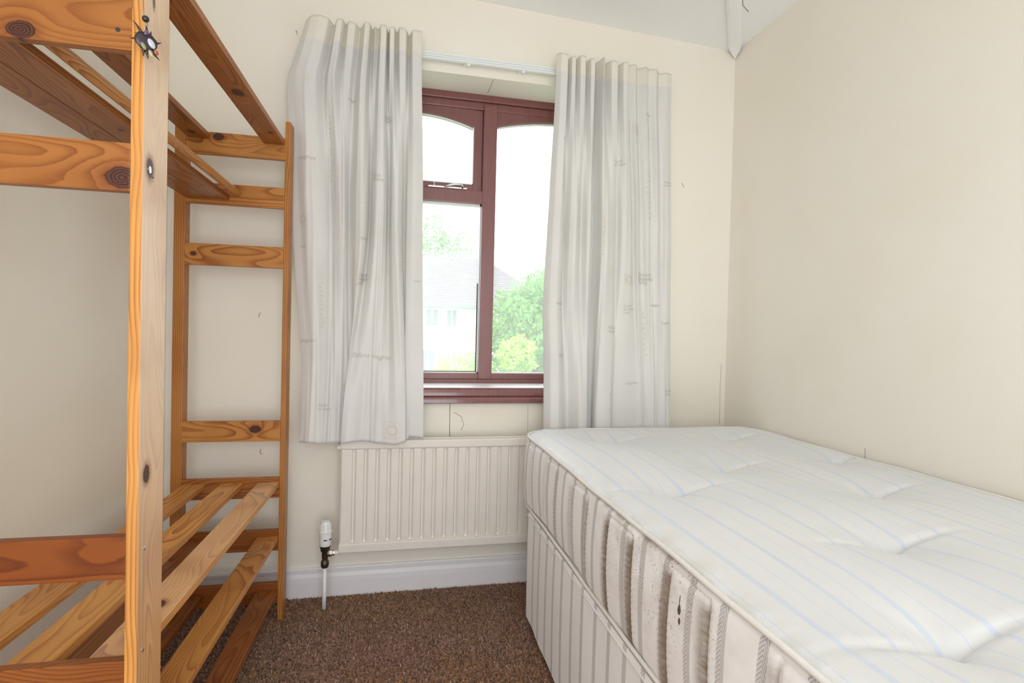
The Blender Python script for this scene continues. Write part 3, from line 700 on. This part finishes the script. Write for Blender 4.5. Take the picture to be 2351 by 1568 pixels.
lathe('thermostat_head', [(.0195, E-.812), (.0215, E-.806), (.0225, E-.795), (.0225, E-.764), (.0245, E-.762), (.0245, E-.757), (.0205, E-.756), (.0185, E-.727), (.0165, E-.721), (.010, E-.720)], PVC, vlv, n=32)
for k in range(10):
    a_ = 2*PI*k/10+.2; box_ = bmesh.new(); add_box(box_, (-.002, -.0012, E-.754), (.002, .0012, E-.729), .0008)
    o = link('grip_rib', bm_mesh('grip_rib', box_), PVC, vlv, (.0198*math.cos(a_), .0198*math.sin(a_), 0), (0, 0, a_+PI/2))
for ang in (-1.45, -.55):
    b_ = bmesh.new(); add_box(b_, (-.006, -.001, E-.788), (.006, .001, E-.784)); link('setting_slot', bm_mesh('setting_slot', b_), SEAL, vlv, (.0224*math.cos(ang), .0224*math.sin(ang), 0), (0, 0, ang+PI/2))
lathe('valve_body', [(.011, E-.895), (.0145, E-.888), (.0145, E-.872), (.010, E-.866), (.012, E-.855), (.0115, E-.838), (.016, E-.832), (.0175, E-.822), (.0205, E-.812)], BRONZE, vlv, n=20)
lathe('union_nut', [(.007, .008), (.011, .009), (.0125, .013), (.0125, .026), (.009, .028), (.009, .034)], CHROME, vlv, (0, 0, E-.842), 'x', 6)
lathe('radiator_tail', [(.0075, .030), (.0075, .0475)], RADPAINT, vlv, (0, 0, E-.842), 'x', 14)
tube('supply_pipe', [(0, 0, E-.890), (0, 0, .25*E-.2), (0, 0, 0.0)], .0078, PVC, vlv, 16)

# small nail in the wall left of the curtain heading
tag(tube('nail', [(-.400, YF+.004, E+1.118), (-.401, YF-.016, E+1.122), (-.4013, YF-.017, E+1.1222)], [.0008, .0008, .0022], DARKMETAL, None, 8), 'small dark nail in the wall beside the left curtain heading', 'nail')

# ------------------------------------------------------------------ pine shelf unit
def board_mesh(L, W, T, bevel=0.0022):
    bm = bmesh.new(); add_box(bm, (-L/2, -W/2, -T/2), (L/2, W/2, T/2), bevel, 2); return bm_mesh('board', bm)
ROT = {'x': (PI/2, 0, 0), 'y': (0, 0, PI/2), 'z': (0, -PI/2, 0)}
def board(name, a, b, axis, parent, tone=0.35, knot=None, knot2=None, flat='z'):
    """axis-aligned board between corners a and b (parent space); its grain runs along axis and its wide face is local XY"""
    c = Vector([(a[i]+b[i])/2 for i in range(3)]); s = [abs(b[i]-a[i]) for i in range(3)]
    if axis == 'x': L, W, T = s[0], s[2], s[1]; R = Matrix(((1, 0, 0), (0, 0, -1), (0, 1, 0)))
    elif axis == 'y' and flat == 'z': L, W, T = s[1], s[0], s[2]; R = Matrix(((0, -1, 0), (1, 0, 0), (0, 0, 1)))
    elif axis == 'z': L, W, T = s[2], s[1], s[0]; R = Matrix(((0, 0, 1), (0, 1, 0), (-1, 0, 0))).transposed(); R = Matrix(((0, 0, -1), (0, 1, 0), (1, 0, 0)))
    o = link(name, board_mesh(L, W, T), PINE, parent); o.matrix_local = Matrix.Translation(c) @ R.to_4x4()
    Ri = R.transposed()
    def kk(k):
        if k is None: return (9.0, 9.0, .0001)
        p = Ri @ (Vector(k[:3])-c); return (p.x, p.y, k[3])
    o['tone'] = float(tone); o['window_sheen'] = 0.0; o['knot'] = kk(knot); o['knot_two'] = kk(knot2)
    return o
UX, UY = -.418, .955
unit = tag(empty('shelf_unit', (UX, UY, 0), -0.0136), 'tall open pine shelf unit with slatted shelves and hanging rod', 'shelf unit')
def U(x, y, z): return (x, y, z)
ED = 1.165-.09      # far end frame face, y of the rails (2.03)
z_ = lambda r: E+r
# posts
board('post', (0, 0, .012), (.018, .090, E+.74), 'z', unit, .12, (.018, .025, E+.252, .012), (.018, .026, E-.247, .011))['window_sheen'] = 0.62
board('post', (0, ED, 0), (.018, ED+.058, E+.724), 'z', unit, .5)
board('post', (-.353, ED, 0), (-.318, ED+.045, E+.724), 'z', unit, .55)
board('post', (-.353, 0, 0), (-.318, .045, E+.74), 'z', unit, .4)
# end rails: far frame then near frame
def rails(y0_, y1_, near):
    rows = [(.665, .588, .42, (-.216, 0, E+.650, .013)), (.490, .417, .45, None), (.281, .206, .48, (-.29, 0, E+.245, .007)), (-.335, -.408, .45, (-.083, 0, E-.364, .014)), (-.537, -.610, .75, None), (-.725, -.800, .9, None), (-.916, -.990, .95, None)]
    if near:
        rows = [(.680, .600, .4, None), (.535, .427, .72, (-.150, 0, E+.440, .014)), (.283, .207, .74, (-.010, 0, E+.228, .018)), (-.340, -.409, 1.0, None), (-.540, -.610, .9, None), (-.725, -.800, .7, None), (-.916, -.990, .7, None)]
    for top, bot, tone, kn in rows:
        board('end_rail', (-.3185, y0_, E+bot), (0.0005, y1_, E+top), 'x', unit, tone, kn)
rails(ED, ED+.018, False); rails(0, .018, True)
# shelf ledges fixed to the end rails, under the slats
# slats
S1, S2, S3 = (-.312, -.243), (-.190, -.121), (-.070, -.0008)
Y0, Y1 = .018, ED
def slat(xs, zt, tone, knot=None, knot2=None, th=.018, name='slat'):
    y0s = Y0 if xs[1] < -.02 else Y0
    return board(name, (xs[0], Y0, zt-th), (xs[1], Y1, zt), 'y', unit, tone, knot, knot2)
slat(S1, E+.658, .75, (-.28, ED-.06, 0, .012)); slat(S3, E+.658, .70, (-.020, ED-.12, 0, .008), (-.035, ED-.42, 0, .016))
slat((-.3175, -.2485), E+.453, .8); slat((-.2475, -.178), E+.453, .78, (-.21, .42, 0, .006))
slat(S1, E-.553, .20); slat(S2, E-.553, .12); slat(S3, E-.553, .08, (-.035, .21, 0, .012))['window_sheen'] = .22
slat(S1, E-.747, .8); slat(S3, E-.747, .30)
slat(S1, E-.940, .9); slat(S3, E-.940, .85)
# hanging rod
bm = bmesh.new(); add_lathe(bm, [(.0115, -(Y1-Y0)/2), (.0120, -.3), (.0120, .3), (.0115, (Y1-Y0)/2)], 20, axis='x')
rod = link('hanging_rod', bm_mesh('hanging_rod', bm), PINE, unit); smooth_by_angle(rod.data)
rod.matrix_local = Matrix.Translation((-.152, (Y0+Y1)/2, E+.459)) @ Matrix(((0, -1, 0), (1, 0, 0), (0, 0, 1))).to_4x4()
rod['tone'] = .35; rod['knot'] = (9., 9., .0001); rod['knot_two'] = (9., 9., .0001)
# screw heads
def screw(loc, axis, r=.0042):
    lathe('screw', [(r, 0), (r, .0008), (r*.6, .0016)], CHROME, unit, loc, axis, 14)
screw((.018, .024, E+.250), 'x', .0062); screw((.018, .020, E-.535), 'x', .004); screw((.018, .022, E-.368), 'x', .0035)
lathe('screw_hole', [(.0016, 0), (.0016, .0007)], SEAL, unit, (.018, .035, E+.24), 'x', 8)
lathe('screw_hole', [(.0035, -.0006), (.0035, .0006)], SEAL, unit, (-.019, -.0002, E+.457), 'y', 12)

# ------------------------------------------------------------------ pendant on the near post
pend = tag(empty('pendant', (-.3975, .9515, E+.440), math.radians(-52)), 'dark spiky metal pendant with coloured stones hanging on the front pine post', 'pendant')
def pv(y, z, x=0.006): return (x, y, z)
cp = (0.0, 0.0)
bm = bmesh.new()
bmesh.ops.create_icosphere(bm, subdivisions=3, radius=1)
for v in bm.verts:
    r = 1+.10*math.sin(v.co.y*14)*math.sin(v.co.z*12); v.co = Vector((v.co.x*.0035, v.co.y*.0155*r, v.co.z*.014*r))
bo = link('metal_body', bm_mesh('metal_body', bm), DARKMETAL, pend, (.006, 0, 0), smooth=True)
spk = [(125, .035), (82, .026), (55, .021), (5, .030), (-18, .022), (-48, .034), (-88, .026), (-110, .024), (178, .030), (150, .022)]
for a_, L in spk:
    a_ = math.radians(a_); bend = .25
    pts = [(.005, math.cos(a_+bend*k/3*.6)*(.010+(L-.010)*k/3), math.sin(a_+bend*k/3*.6)*(.010+(L-.010)*k/3)) for k in range(4)]
    pts = [(p[0], p[1]*.72, p[2]) for p in pts]
    tube('spike', pts, [.0028, .0022, .0014, .0004], DARKMETAL, pend, 8)
def gem(y, z, ry, rz, col, nm='stone', rot=0.5):
    t = plain('stone_'+nm, col, .12, 0, amp=.15, coat=.6)
    bm = bmesh.new(); bmesh.ops.create_icosphere(bm, subdivisions=3, radius=1)
    for v in bm.verts: v.co = Vector((v.co.x*.0022, v.co.y*ry, v.co.z*rz))
    o = link('stone', bm_mesh('stone', bm), t, pend, (.0095, y, z), (rot, 0, 0), smooth=True); o['label'] = nm+' stone'
gem(.006, -.002, .0046, .0078, (.50, .50, .58), 'pale oval'); gem(.0125, -.013, .0032, .0042, (.36, .08, .03), 'orange round'); gem(-.0045, -.010, .003, .006, (.22, .26, .13), 'green oval'); gem(.0055, -.018, .0028, .006, (.42, .40, .22), 'yellow oval'); gem(-.001, .012, .003, .005, (.10, .05, .12), 'purple oval', -.4)
bm = bmesh.new(); bmesh.ops.create_icosphere(bm, subdivisions=2, radius=.0052)
link('bail_bead', bm_mesh('bail_bead', bm), DARKMETAL, pend, (.0055, -.001, .0345), smooth=True)
tube('bail_loop', [(.005, .0, .024), (.006, .002, .027), (.006, 0, .030)], .001, SILVERCHAIN, pend, 6)
def chain(name, pts, bead, step):
    bm = bmesh.new(); P = [Vector(p) for p in pts]; d = 0; seg = 0
    tot = []
    for i in range(len(P)-1):
        L = (P[i+1]-P[i]).length; k = max(1, int(L/step))
        for q in range(k): tot.append(P[i]+(P[i+1]-P[i])*q/k)
    for q, p in enumerate(tot):
        r = bmesh.ops.create_uvsphere(bm, u_segments=6, v_segments=4, radius=bead)
        for v in r['verts']: v.co = Vector((v.co.x, v.co.y, v.co.z*1.4))+p
    o = link(name, bm_mesh(name, bm), SILVERCHAIN, pend, smooth=True)
chain('chain', [(.003, -.004, .036), (.0012, -.007, .060), (.0012, -.012, .100), (.0012, -.016, .16), (.0012, -.004, .29)], .0009, .0022)
chain('chain', [(.003, .003, .036), (.0012, .006, .062), (.0012, .005, .085), (.0012, .0, .12), (.0012, .0, .29)], .0009, .0022)
chain('chain', [(.0012, -.022, .075), (.0012, -.016, .085), (.0012, -.010, .10), (.0012, -.002, .14), (.0012, .004, .29)], .0013, .003)

# ------------------------------------------------------------------ divan base
BX0, BX1, BY0, BY1 = .470, 1.462, .03, 1.885
div = tag(empty('divan_base', ((BX0+BX1)/2, (BY0+BY1)/2, 0)), 'white striped divan bed base standing under the mattress', 'bed base')
dc = np.array([(BX0+BX1)/2, (BY0+BY1)/2, 0.0])
def outline(x0, x1, y0_, y1_, r, ds=.006):
    """closed outline; starts at the near end of the left side; returns pts, normals and s where s equals world y on the left side"""
    pts, nrm = [], []
    def seg(a, b, n):
        L = math.dist(a, b); k = max(1, int(L/ds))
        for i in range(k): t = i/k; pts.append((a[0]+(b[0]-a[0])*t, a[1]+(b[1]-a[1])*t)); nrm.append(n)
    def arc_(cx, cy, a0, a1):
        k = max(4, int(r*abs(a1-a0)/ds))
        for i in range(k): a_ = a0+(a1-a0)*i/k; pts.append((cx+r*math.cos(a_), cy+r*math.sin(a_))); nrm.append((math.cos(a_), math.sin(a_)))
    seg((x0, y0_+r), (x0, y1_-r), (-1, 0)); arc_(x0+r, y1_-r, PI, PI/2)
    seg((x0+r, y1_), (x1-r, y1_), (0, 1)); arc_(x1-r, y1_-r, PI/2, 0)
    seg((x1, y1_-r), (x1, y0_+r), (1, 0)); arc_(x1-r, y0_+r, 0, -PI/2)
    seg((x1-r, y0_), (x0+r, y0_), (0, -1)); arc_(x0+r, y0_+r, -PI/2, -PI)
    P = np.array(pts+[pts[0]]); Nn = np.array(nrm+[nrm[0]])
    s = np.concatenate([[0], np.cumsum(np.linalg.norm(np.diff(P, axis=0), axis=1))])+y0_+r
    return P, Nn, s
def wallmesh(name, P, Nn, s, zs, off, mat, parent, c):
    G = np.zeros((len(zs), len(P), 3)); UV = np.zeros((len(zs), len(P), 2))
    for i, z in enumerate(zs):
        o_ = off(s, z)
        G[i, :, 0] = P[:, 0]+Nn[:, 0]*o_; G[i, :, 1] = P[:, 1]+Nn[:, 1]*o_; G[i, :, 2] = z
        UV[i, :, 0] = s; UV[i, :, 1] = z
    me = grid_mesh(name, G-c, UV); return link(name, me, mat, parent)
Pd, Nd, sd = outline(BX0, BX1, BY0, BY1, .035)
DB, DT = .035, .418
wallmesh('fabric_side', Pd, Nd, sd, np.concatenate([np.linspace(DB, DT-.012, 30), [DT-.006, DT-.002, DT]]), lambda s, z: .0015*np.sin(s*9+z*4)+.001*np.sin(s*31)-(.004 if z > DT-.003 else 0)+.002*math.sin((z-DB)/(DT-DB)*PI), BASEFAB, div, dc)
def cap(name, P, z, mat, parent, c, up=True):
    v = [(p[0]-c[0], p[1]-c[1], z) for p in P[:-1]]; f = [tuple(range(len(v)))[::-1 if up else 1]]
    return link(name, mesh(name, v, f), mat, parent)
cap('top_panel', Pd, DT, PIPING, div, dc); cap('underside', Pd, DB+.002, SEAL, div, dc, False)
tube('top_seam', [(p[0]+n_[0]*.000-dc[0], p[1]+n_[1]*.000-dc[1], DT-.018) for p, n_ in zip(Pd[:-1:2], Nd[:-1:2])], .0028, PIPING, div, 6, True)
for x in (BX0+.09, BX1-.09):
    for y in (BY0+.12, BY1-.12):
        lathe('castor', [(.018, -.010), (.020, -.006), (.020, .006), (.018, .010)], SEAL, div, (x-dc[0], y-dc[1], .020), 'x', 16)

# ------------------------------------------------------------------ mattress
MX0_, MX1_, MY0, MY1, MR = .467, 1.463, .04, 2.005, .13
MB, MT = .428, .676
mat_ = tag(empty('mattress', ((MX0_+MX1_)/2, (MY0+MY1)/2, MB)), 'white striped tufted mattress with brown stains, lying on the divan base', 'mattress')
mc = np.array([(MX0_+MX1_)/2, (MY0+MY1)/2, MB])
tufts = [(.74, 1.80), (1.22, 1.80), (.93, 1.40), (1.37, 1.44), (.665, 1.19), (1.18, 1.13), (.905, .825), (1.37, .82), (.700, .545), (1.20, .55), (.93, .25), (1.37, .25)]
def quilt(s, z):
    v = (z-MB)/(MT-MB); o_ = .010*math.sin(PI*min(1, max(0, v)))**.7*np.ones_like(s)
    o_ += .0035*np.sin(s*7.3)+.002*np.sin(s*19+z*10)
    # stitched rectangles: groove lines every other 0.135 m, closed off by a top line
    ph = (s-.720) % .264
    fr = np.minimum(np.minimum(ph, .264-ph), np.abs(ph-.119))
    g = np.exp(-(fr/.006)**2)
    k = (ph > .119).astype(int)
    topz = .655
    if z < topz: o_ -= .0038*g*min(1, (topz-z)/.01+.3)
    o_ -= np.where(k == 0, .0045*math.exp(-((z-topz)/.004)**2), 0)
    # small puckers beside the stitching
    puck = np.exp(-((fr-.016)/.014)**2)*np.where(z < topz, 1, 0)
    o_ += .0012*puck*np.sin(z*520+s*260)*(1 if z > MB+.02 else 0)
    o_ -= .010*np.exp(-((z-MB)/.010)**2)+.012*np.exp(-((z-MT)/.009)**2)
    return o_
Pm, Nm, sm = outline(MX0_+.004, MX1_-.004, MY0+.004, MY1-.004, MR, .0035)
wallmesh('side_border', Pm, Nm, sm, np.linspace(MB, MT, 64), quilt, SIDEFAB, mat_, mc)
def piping_path(z, inset, wob):
    return [(p[0]-n_[0]*inset-mc[0], p[1]-n_[1]*inset-mc[1], z-mc[2]+wob*math.sin(s_*9)+wob*.7*math.sin(s_*23+1)) for p, n_, s_ in zip(Pm[:-1:3], Nm[:-1:3], sm[:-1:3])]
tube('top_piping', piping_path(MT+.001, -.0005, .0012), .0048, PIPING, mat_, 8, True)
tube('bottom_piping', piping_path(MB+.001, -.0005, .0012), .0050, PIPING, mat_, 8, True)
def top_panel():
    x0, x1, y0_, y1_ = MX0_+.004, MX1_-.004, MY0+.004, MY1-.004; nx, ny = 150, 290
    uu = np.linspace(0, 1, nx); ys = np.linspace(y0_, y1_, ny)
    d = np.minimum(ys-y0_, y1_-ys); ins = np.where(d < MR, MR-np.sqrt(np.maximum(0, MR**2-(MR-d)**2)), 0)
    X = (x0+ins)[:, None]+(x1-x0-2*ins)[:, None]*uu[None, :]; Y = np.repeat(ys[:, None], nx, 1)
    # distance to the edge, for the plump crown
    de = np.minimum(np.minimum(X-(x0+ins[:, None]), (x1-ins[:, None])-X), np.minimum(Y-y0_, y1_-Y))
    Z = MT-.003+.027*(1-np.exp(-de/.045))
    Z += .004*np.sin(X*6+Y*3)*(1-np.exp(-de/.1))
    for i, (tx, ty) in enumerate(tufts):
        r2 = ((X-tx)/1.15)**2+(Y-ty)**2; r = np.sqrt(r2)
        Z -= .048*np.exp(-r/.075)*(1-np.exp(-(de/.07)**2))+.010*np.exp(-(r/.013)**2)
        ln = np.exp(-((Y-ty-.05*(X-tx))/.009)**2)*np.exp(-(np.abs(X-tx)/.14)**3)
        Z -= .012*ln
        for s_ in (-1, 1):
            ln2 = np.exp(-(((X-tx)-s_*.45*(Y-ty))/.012)**2)*np.exp(-(np.abs(Y-ty)/.10)**3); Z -= .0022*ln2
    Z += .0016*np.sin(Y*55+np.sin(X*9)*2)*np.exp(-((X-x0)/.035)**2)   # gathers along the open edge
    Z += .0006*np.sin(Y*160)*np.exp(-((X-x0-.01)/.02)**2)
    G = np.stack([X, Y, Z], 2)
    me = grid_mesh('quilted_top', G); o = link('quilted_top', me, TOPFAB, mat_, tuple(-mc)); return o
top_panel()
cap('underside', Pm-np.stack([Nm[:, 0], Nm[:, 1]], 1)*.004, 0.0, PIPING, mat_, mc, False)
for tx, ty in tufts:
    bm = bmesh.new(); bmesh.ops.create_icosphere(bm, subdivisions=2, radius=.005)
    for v in bm.verts: v.co.z *= .45
    link('tuft', bm_mesh('tuft', bm), PIPING, mat_, (tx-mc[0], ty-mc[1], MT-.036-mc[2]), smooth=True)

# ------------------------------------------------------------------ carpet pile
def pile():
    sx, sy = .0078, .0078
    xs = np.arange(XL+.012, .56, sx); ys = np.arange(1.05, YF-.020, sy)
    X, Y = np.meshgrid(xs, ys); X = X.ravel(); Y = Y.ravel(); n = len(X)
    X = X+rng.uniform(-.5, .5, n)*sx; Y = Y+rng.uniform(-.5, .5, n)*sy
    keep = (Y < YF-.019) & (X > XL+.020); X = X[keep]; Y = Y[keep]; n = len(X)
    a = rng.uniform(0, 2*PI, n); h = rng.uniform(.004, .0095, n); w = rng.uniform(.0018, .0030, n); lean = rng.uniform(.002, .0065, n); b = rng.uniform(0, 2*PI, n)
    V = np.zeros((n, 7, 3))
    for k in range(3):
        for lv, (hh, ww, le) in enumerate(((0, 1.0, 0), (.75, .9, .45))):
            V[:, lv*3+k, 0] = X+np.cos(a+k*2*PI/3)*w*ww+np.cos(b)*lean*le; V[:, lv*3+k, 1] = Y+np.sin(a+k*2*PI/3)*w*ww+np.sin(b)*lean*le; V[:, lv*3+k, 2] = h*hh
    V[:, 6, 0] = X+np.cos(b)*lean; V[:, 6, 1] = Y+np.sin(b)*lean; V[:, 6, 2] = h*.9
    F = []
    tri = [(0, 1, 4), (0, 4, 3), (1, 2, 5), (1, 5, 4), (2, 0, 3), (2, 3, 5), (3, 4, 6), (4, 5, 6), (5, 3, 6)]
    f = (np.array(tri)[None]+(np.arange(n)*7)[:, None, None]).reshape(-1, 3)
    me = bpy.data.meshes.new('carpet_pile'); me.vertices.add(n*7); me.vertices.foreach_set('co', V.ravel().astype(np.float32))
    me.loops.add(3*len(f)); me.loops.foreach_set('vertex_index', f.ravel().astype(np.int32)); me.polygons.add(len(f))
    me.polygons.foreach_set('loop_start', np.arange(0, 3*len(f), 3, dtype=np.int32)); me.polygons.foreach_set('loop_total', np.full(len(f), 3, dtype=np.int32))
    me.update(calc_edges=True); me.shade_smooth()
    o = link('carpet_pile', me, CARPET, bpy.data.objects['floor']); o['kind'] = 'stuff'
pile()

# ------------------------------------------------------------------ outside
GZ = -2.75
GRASS = plain('lawn_green', (0.16, 0.26, 0.07), 0.9, grain=3, amp=.3)
RENDERW = plain('white_house_render', (0.80, 0.79, 0.77), 0.85, grain=4, amp=.05)
DARKRENDER = plain('pebbledash_render', (0.62, 0.58, 0.55), 0.9, grain=8, amp=.1)
TILE = mat_tiles(); HGLASS = plain('dark_house_glass', (0.16, 0.18, 0.20), 0.15)
slab('outside_ground', [(-40, 2.6, GZ-.2), (60, 2.6, GZ-.2), (60, 90, GZ-.2), (-40, 90, GZ-.2), (-40, 2.6, GZ), (60, 2.6, GZ), (60, 90, GZ), (-40, 90, GZ)], GRASS)
def house():
    h = tag(empty('house', (1.5, 26, GZ)), 'white rendered semi-detached house with grey tiled roof across the street', 'house')
    def L(p): return (p[0]-1.5, p[1]-26, p[2]-GZ)
    def hb(name, a, b, m, par=None): return box(name, L(a), L(b), m, par or h)
    hb('wall', (-6, 26, GZ), (3.0, 34, E+1.25), RENDERW); hb('wall', (3.0, 26.01, GZ), (7.6, 34, E+1.25), DARKRENDER)
    # roof: front slope as courses of tiles
    ez, rz, ry = E+1.25, E+4.1, 30.0; n = 26
    for k in range(n):
        t0, t1 = k/n, (k+1)/n; ya, yb = 25.6+(ry-25.6)*t0, 25.6+(ry-25.6)*t1; za, zb = ez+(rz-ez)*t0, ez+(rz-ez)*t1
        v = [L(p) for p in [(-6.4, ya, za+.05), (8.0-t0*3.4, ya, za+.05), (8.0-t1*3.4, yb, zb), (-6.4, yb, zb), (-6.4, ya, za-.02), (8.0-t0*3.4, ya, za-.02), (8.0-t1*3.4, yb, zb-.08), (-6.4, yb, zb-.08)]]
        link('tile_course', mesh('tile_course', v, [(0, 3, 2, 1), (4, 5, 6, 7), (0, 1, 5, 4), (1, 2, 6, 5), (2, 3, 7, 6), (3, 0, 4, 7)]), TILE, h)
    v = [L(p) for p in [(-6.4, 34.4, ez), (8, 34.4, ez), (4.6, ry, rz), (-6.4, ry, rz), (8, 25.6, ez)]]
    link('roof_back', mesh('roof_back', v, [(0, 1, 2, 3), (1, 4, 2)]), TILE, h)
    hb('gutter', (-6.4, 25.5, E+1.12), (7.9, 25.62, E+1.26), HGLASS)
    wins = [(1.3, 1.85, E+.25, E+1.0), (2.3, 2.75, E+.25, E+1.0), (-.4, .3, E+.25, E+1.0), (3.7, 4.6, E+.2, E+.95), (1.15, 1.7, E-2.1, E-.95), (1.95, 2.3, E-2.3, E-1.1), (2.6, 3.0, E-2.1, E-.95), (3.3, 3.8, E-2.1, E-.95)]
    for x0, x1, z0_, z1_ in wins:
        w = hb('window', (x0-.07, 25.93, z0_-.07), (x1+.07, 26.02, z1_+.07), PVC)
        bm = bmesh.new(); add_box(bm, L((x0, 25.91, z0_)), L(((x0+x1)/2-.03, 25.94, z1_))); add_box(bm, L(((x0+x1)/2+.03, 25.91, z0_)), L((x1, 25.94, z1_)))
        link('pane', bm_mesh('pane', bm), HGLASS, w)
    hb('string_course', (-6, 25.92, E-.75), (3.4, 26, E-.62), RENDERW)
house()
def foliage(name, c, R, n, mat, leaf, parent=None, trunk=None, lab=None, cat='tree', squash=(1, 1, 1)):
    root = tag(empty(name, (c[0], c[1], GZ)), lab, cat)
    V = np.zeros((n, 4, 3)); u = rng.normal(0, 1, (n, 3)); u /= np.linalg.norm(u, axis=1)[:, None]
    lump = 1+.22*np.sin(u[:, 0]*5+1)*np.cos(u[:, 2]*6)+.12*np.sin(u[:, 1]*9+u[:, 0]*7)
    rad_ = R*lump*(.55+.45*rng.uniform(0, 1, n)**.5)
    cen = u*rad_[:, None]*np.array(squash)
    t1 = rng.normal(0, 1, (n, 3)); t1 /= np.linalg.norm(t1, axis=1)[:, None]; t2 = np.cross(t1, u); t2 /= np.maximum(1e-6, np.linalg.norm(t2, axis=1))[:, None]
    sz = leaf*rng.uniform(.6, 1.3, n)[:, None]
    V[:, 0] = cen-t1*sz; V[:, 1] = cen+t2*sz*.55; V[:, 2] = cen+t1*sz; V[:, 3] = cen-t2*sz*.55
    V[:, :, 2] += c[2]-GZ
    me = bpy.data.meshes.new('foliage'); me.vertices.add(n*4); me.vertices.foreach_set('co', V.ravel().astype(np.float32))
    me.loops.add(4*n); me.loops.foreach_set('vertex_index', np.arange(4*n, dtype=np.int32)); me.polygons.add(n)
    me.polygons.foreach_set('loop_start', np.arange(0, 4*n, 4, dtype=np.int32)); me.polygons.foreach_set('loop_total', np.full(n, 4, dtype=np.int32)); me.update(calc_edges=True)
    o = link('foliage', me, mat, root); o['kind'] = 'stuff'
    tube('trunk', [(0, 0, 0), (.05, 0, (c[2]-GZ)*.5), (0, .03, c[2]-GZ)], [R*.10, R*.08, R*.04], BARK, root, 8)
    return root
BARK = plain('bark_brown', (0.12, 0.085, 0.06), 0.9)
LEAF1 = mat_leaf('leaf_green', (0.10, 0.22, 0.05), (0.22, 0.42, 0.12)); LEAF2 = mat_leaf('leaf_yellow_green', (0.30, 0.46, 0.10), (0.48, 0.64, 0.18)); LEAF3 = mat_leaf('leaf_grey_green', (0.20, 0.30, 0.16), (0.34, 0.44, 0.26))
foliage('tree', (2.95, 11.5, E-.10), 1.05, 9000, LEAF1, .06, lab='leafy green tree in the garden seen through the right pane', squash=(1, 1, 1.15))
foliage('tree', (4.55, 16.0, E+.35), 1.4, 6000, LEAF3, .08, lab='taller pale green tree behind the garden tree, at the right curtain edge', squash=(1, 1, 1.2))
foliage('bush', (2.15, 9.6, E-.42), .34, 2600, LEAF2, .035, lab='small yellow-green bush in front of the garden tree beside the mullion', cat='bush')
foliage('bush', (1.85, 14.0, E-1.15), .75, 3000, LEAF2, .05, lab='low pale bush in front of the white house, left of the mullion', cat='bush', squash=(1.4, 1, .8))
foliage('tree', (2.3, 41, E+4.4), 3.0, 5000, LEAF3, .16, lab='distant pale tree rising behind the house roof', squash=(1, 1, 1.3))
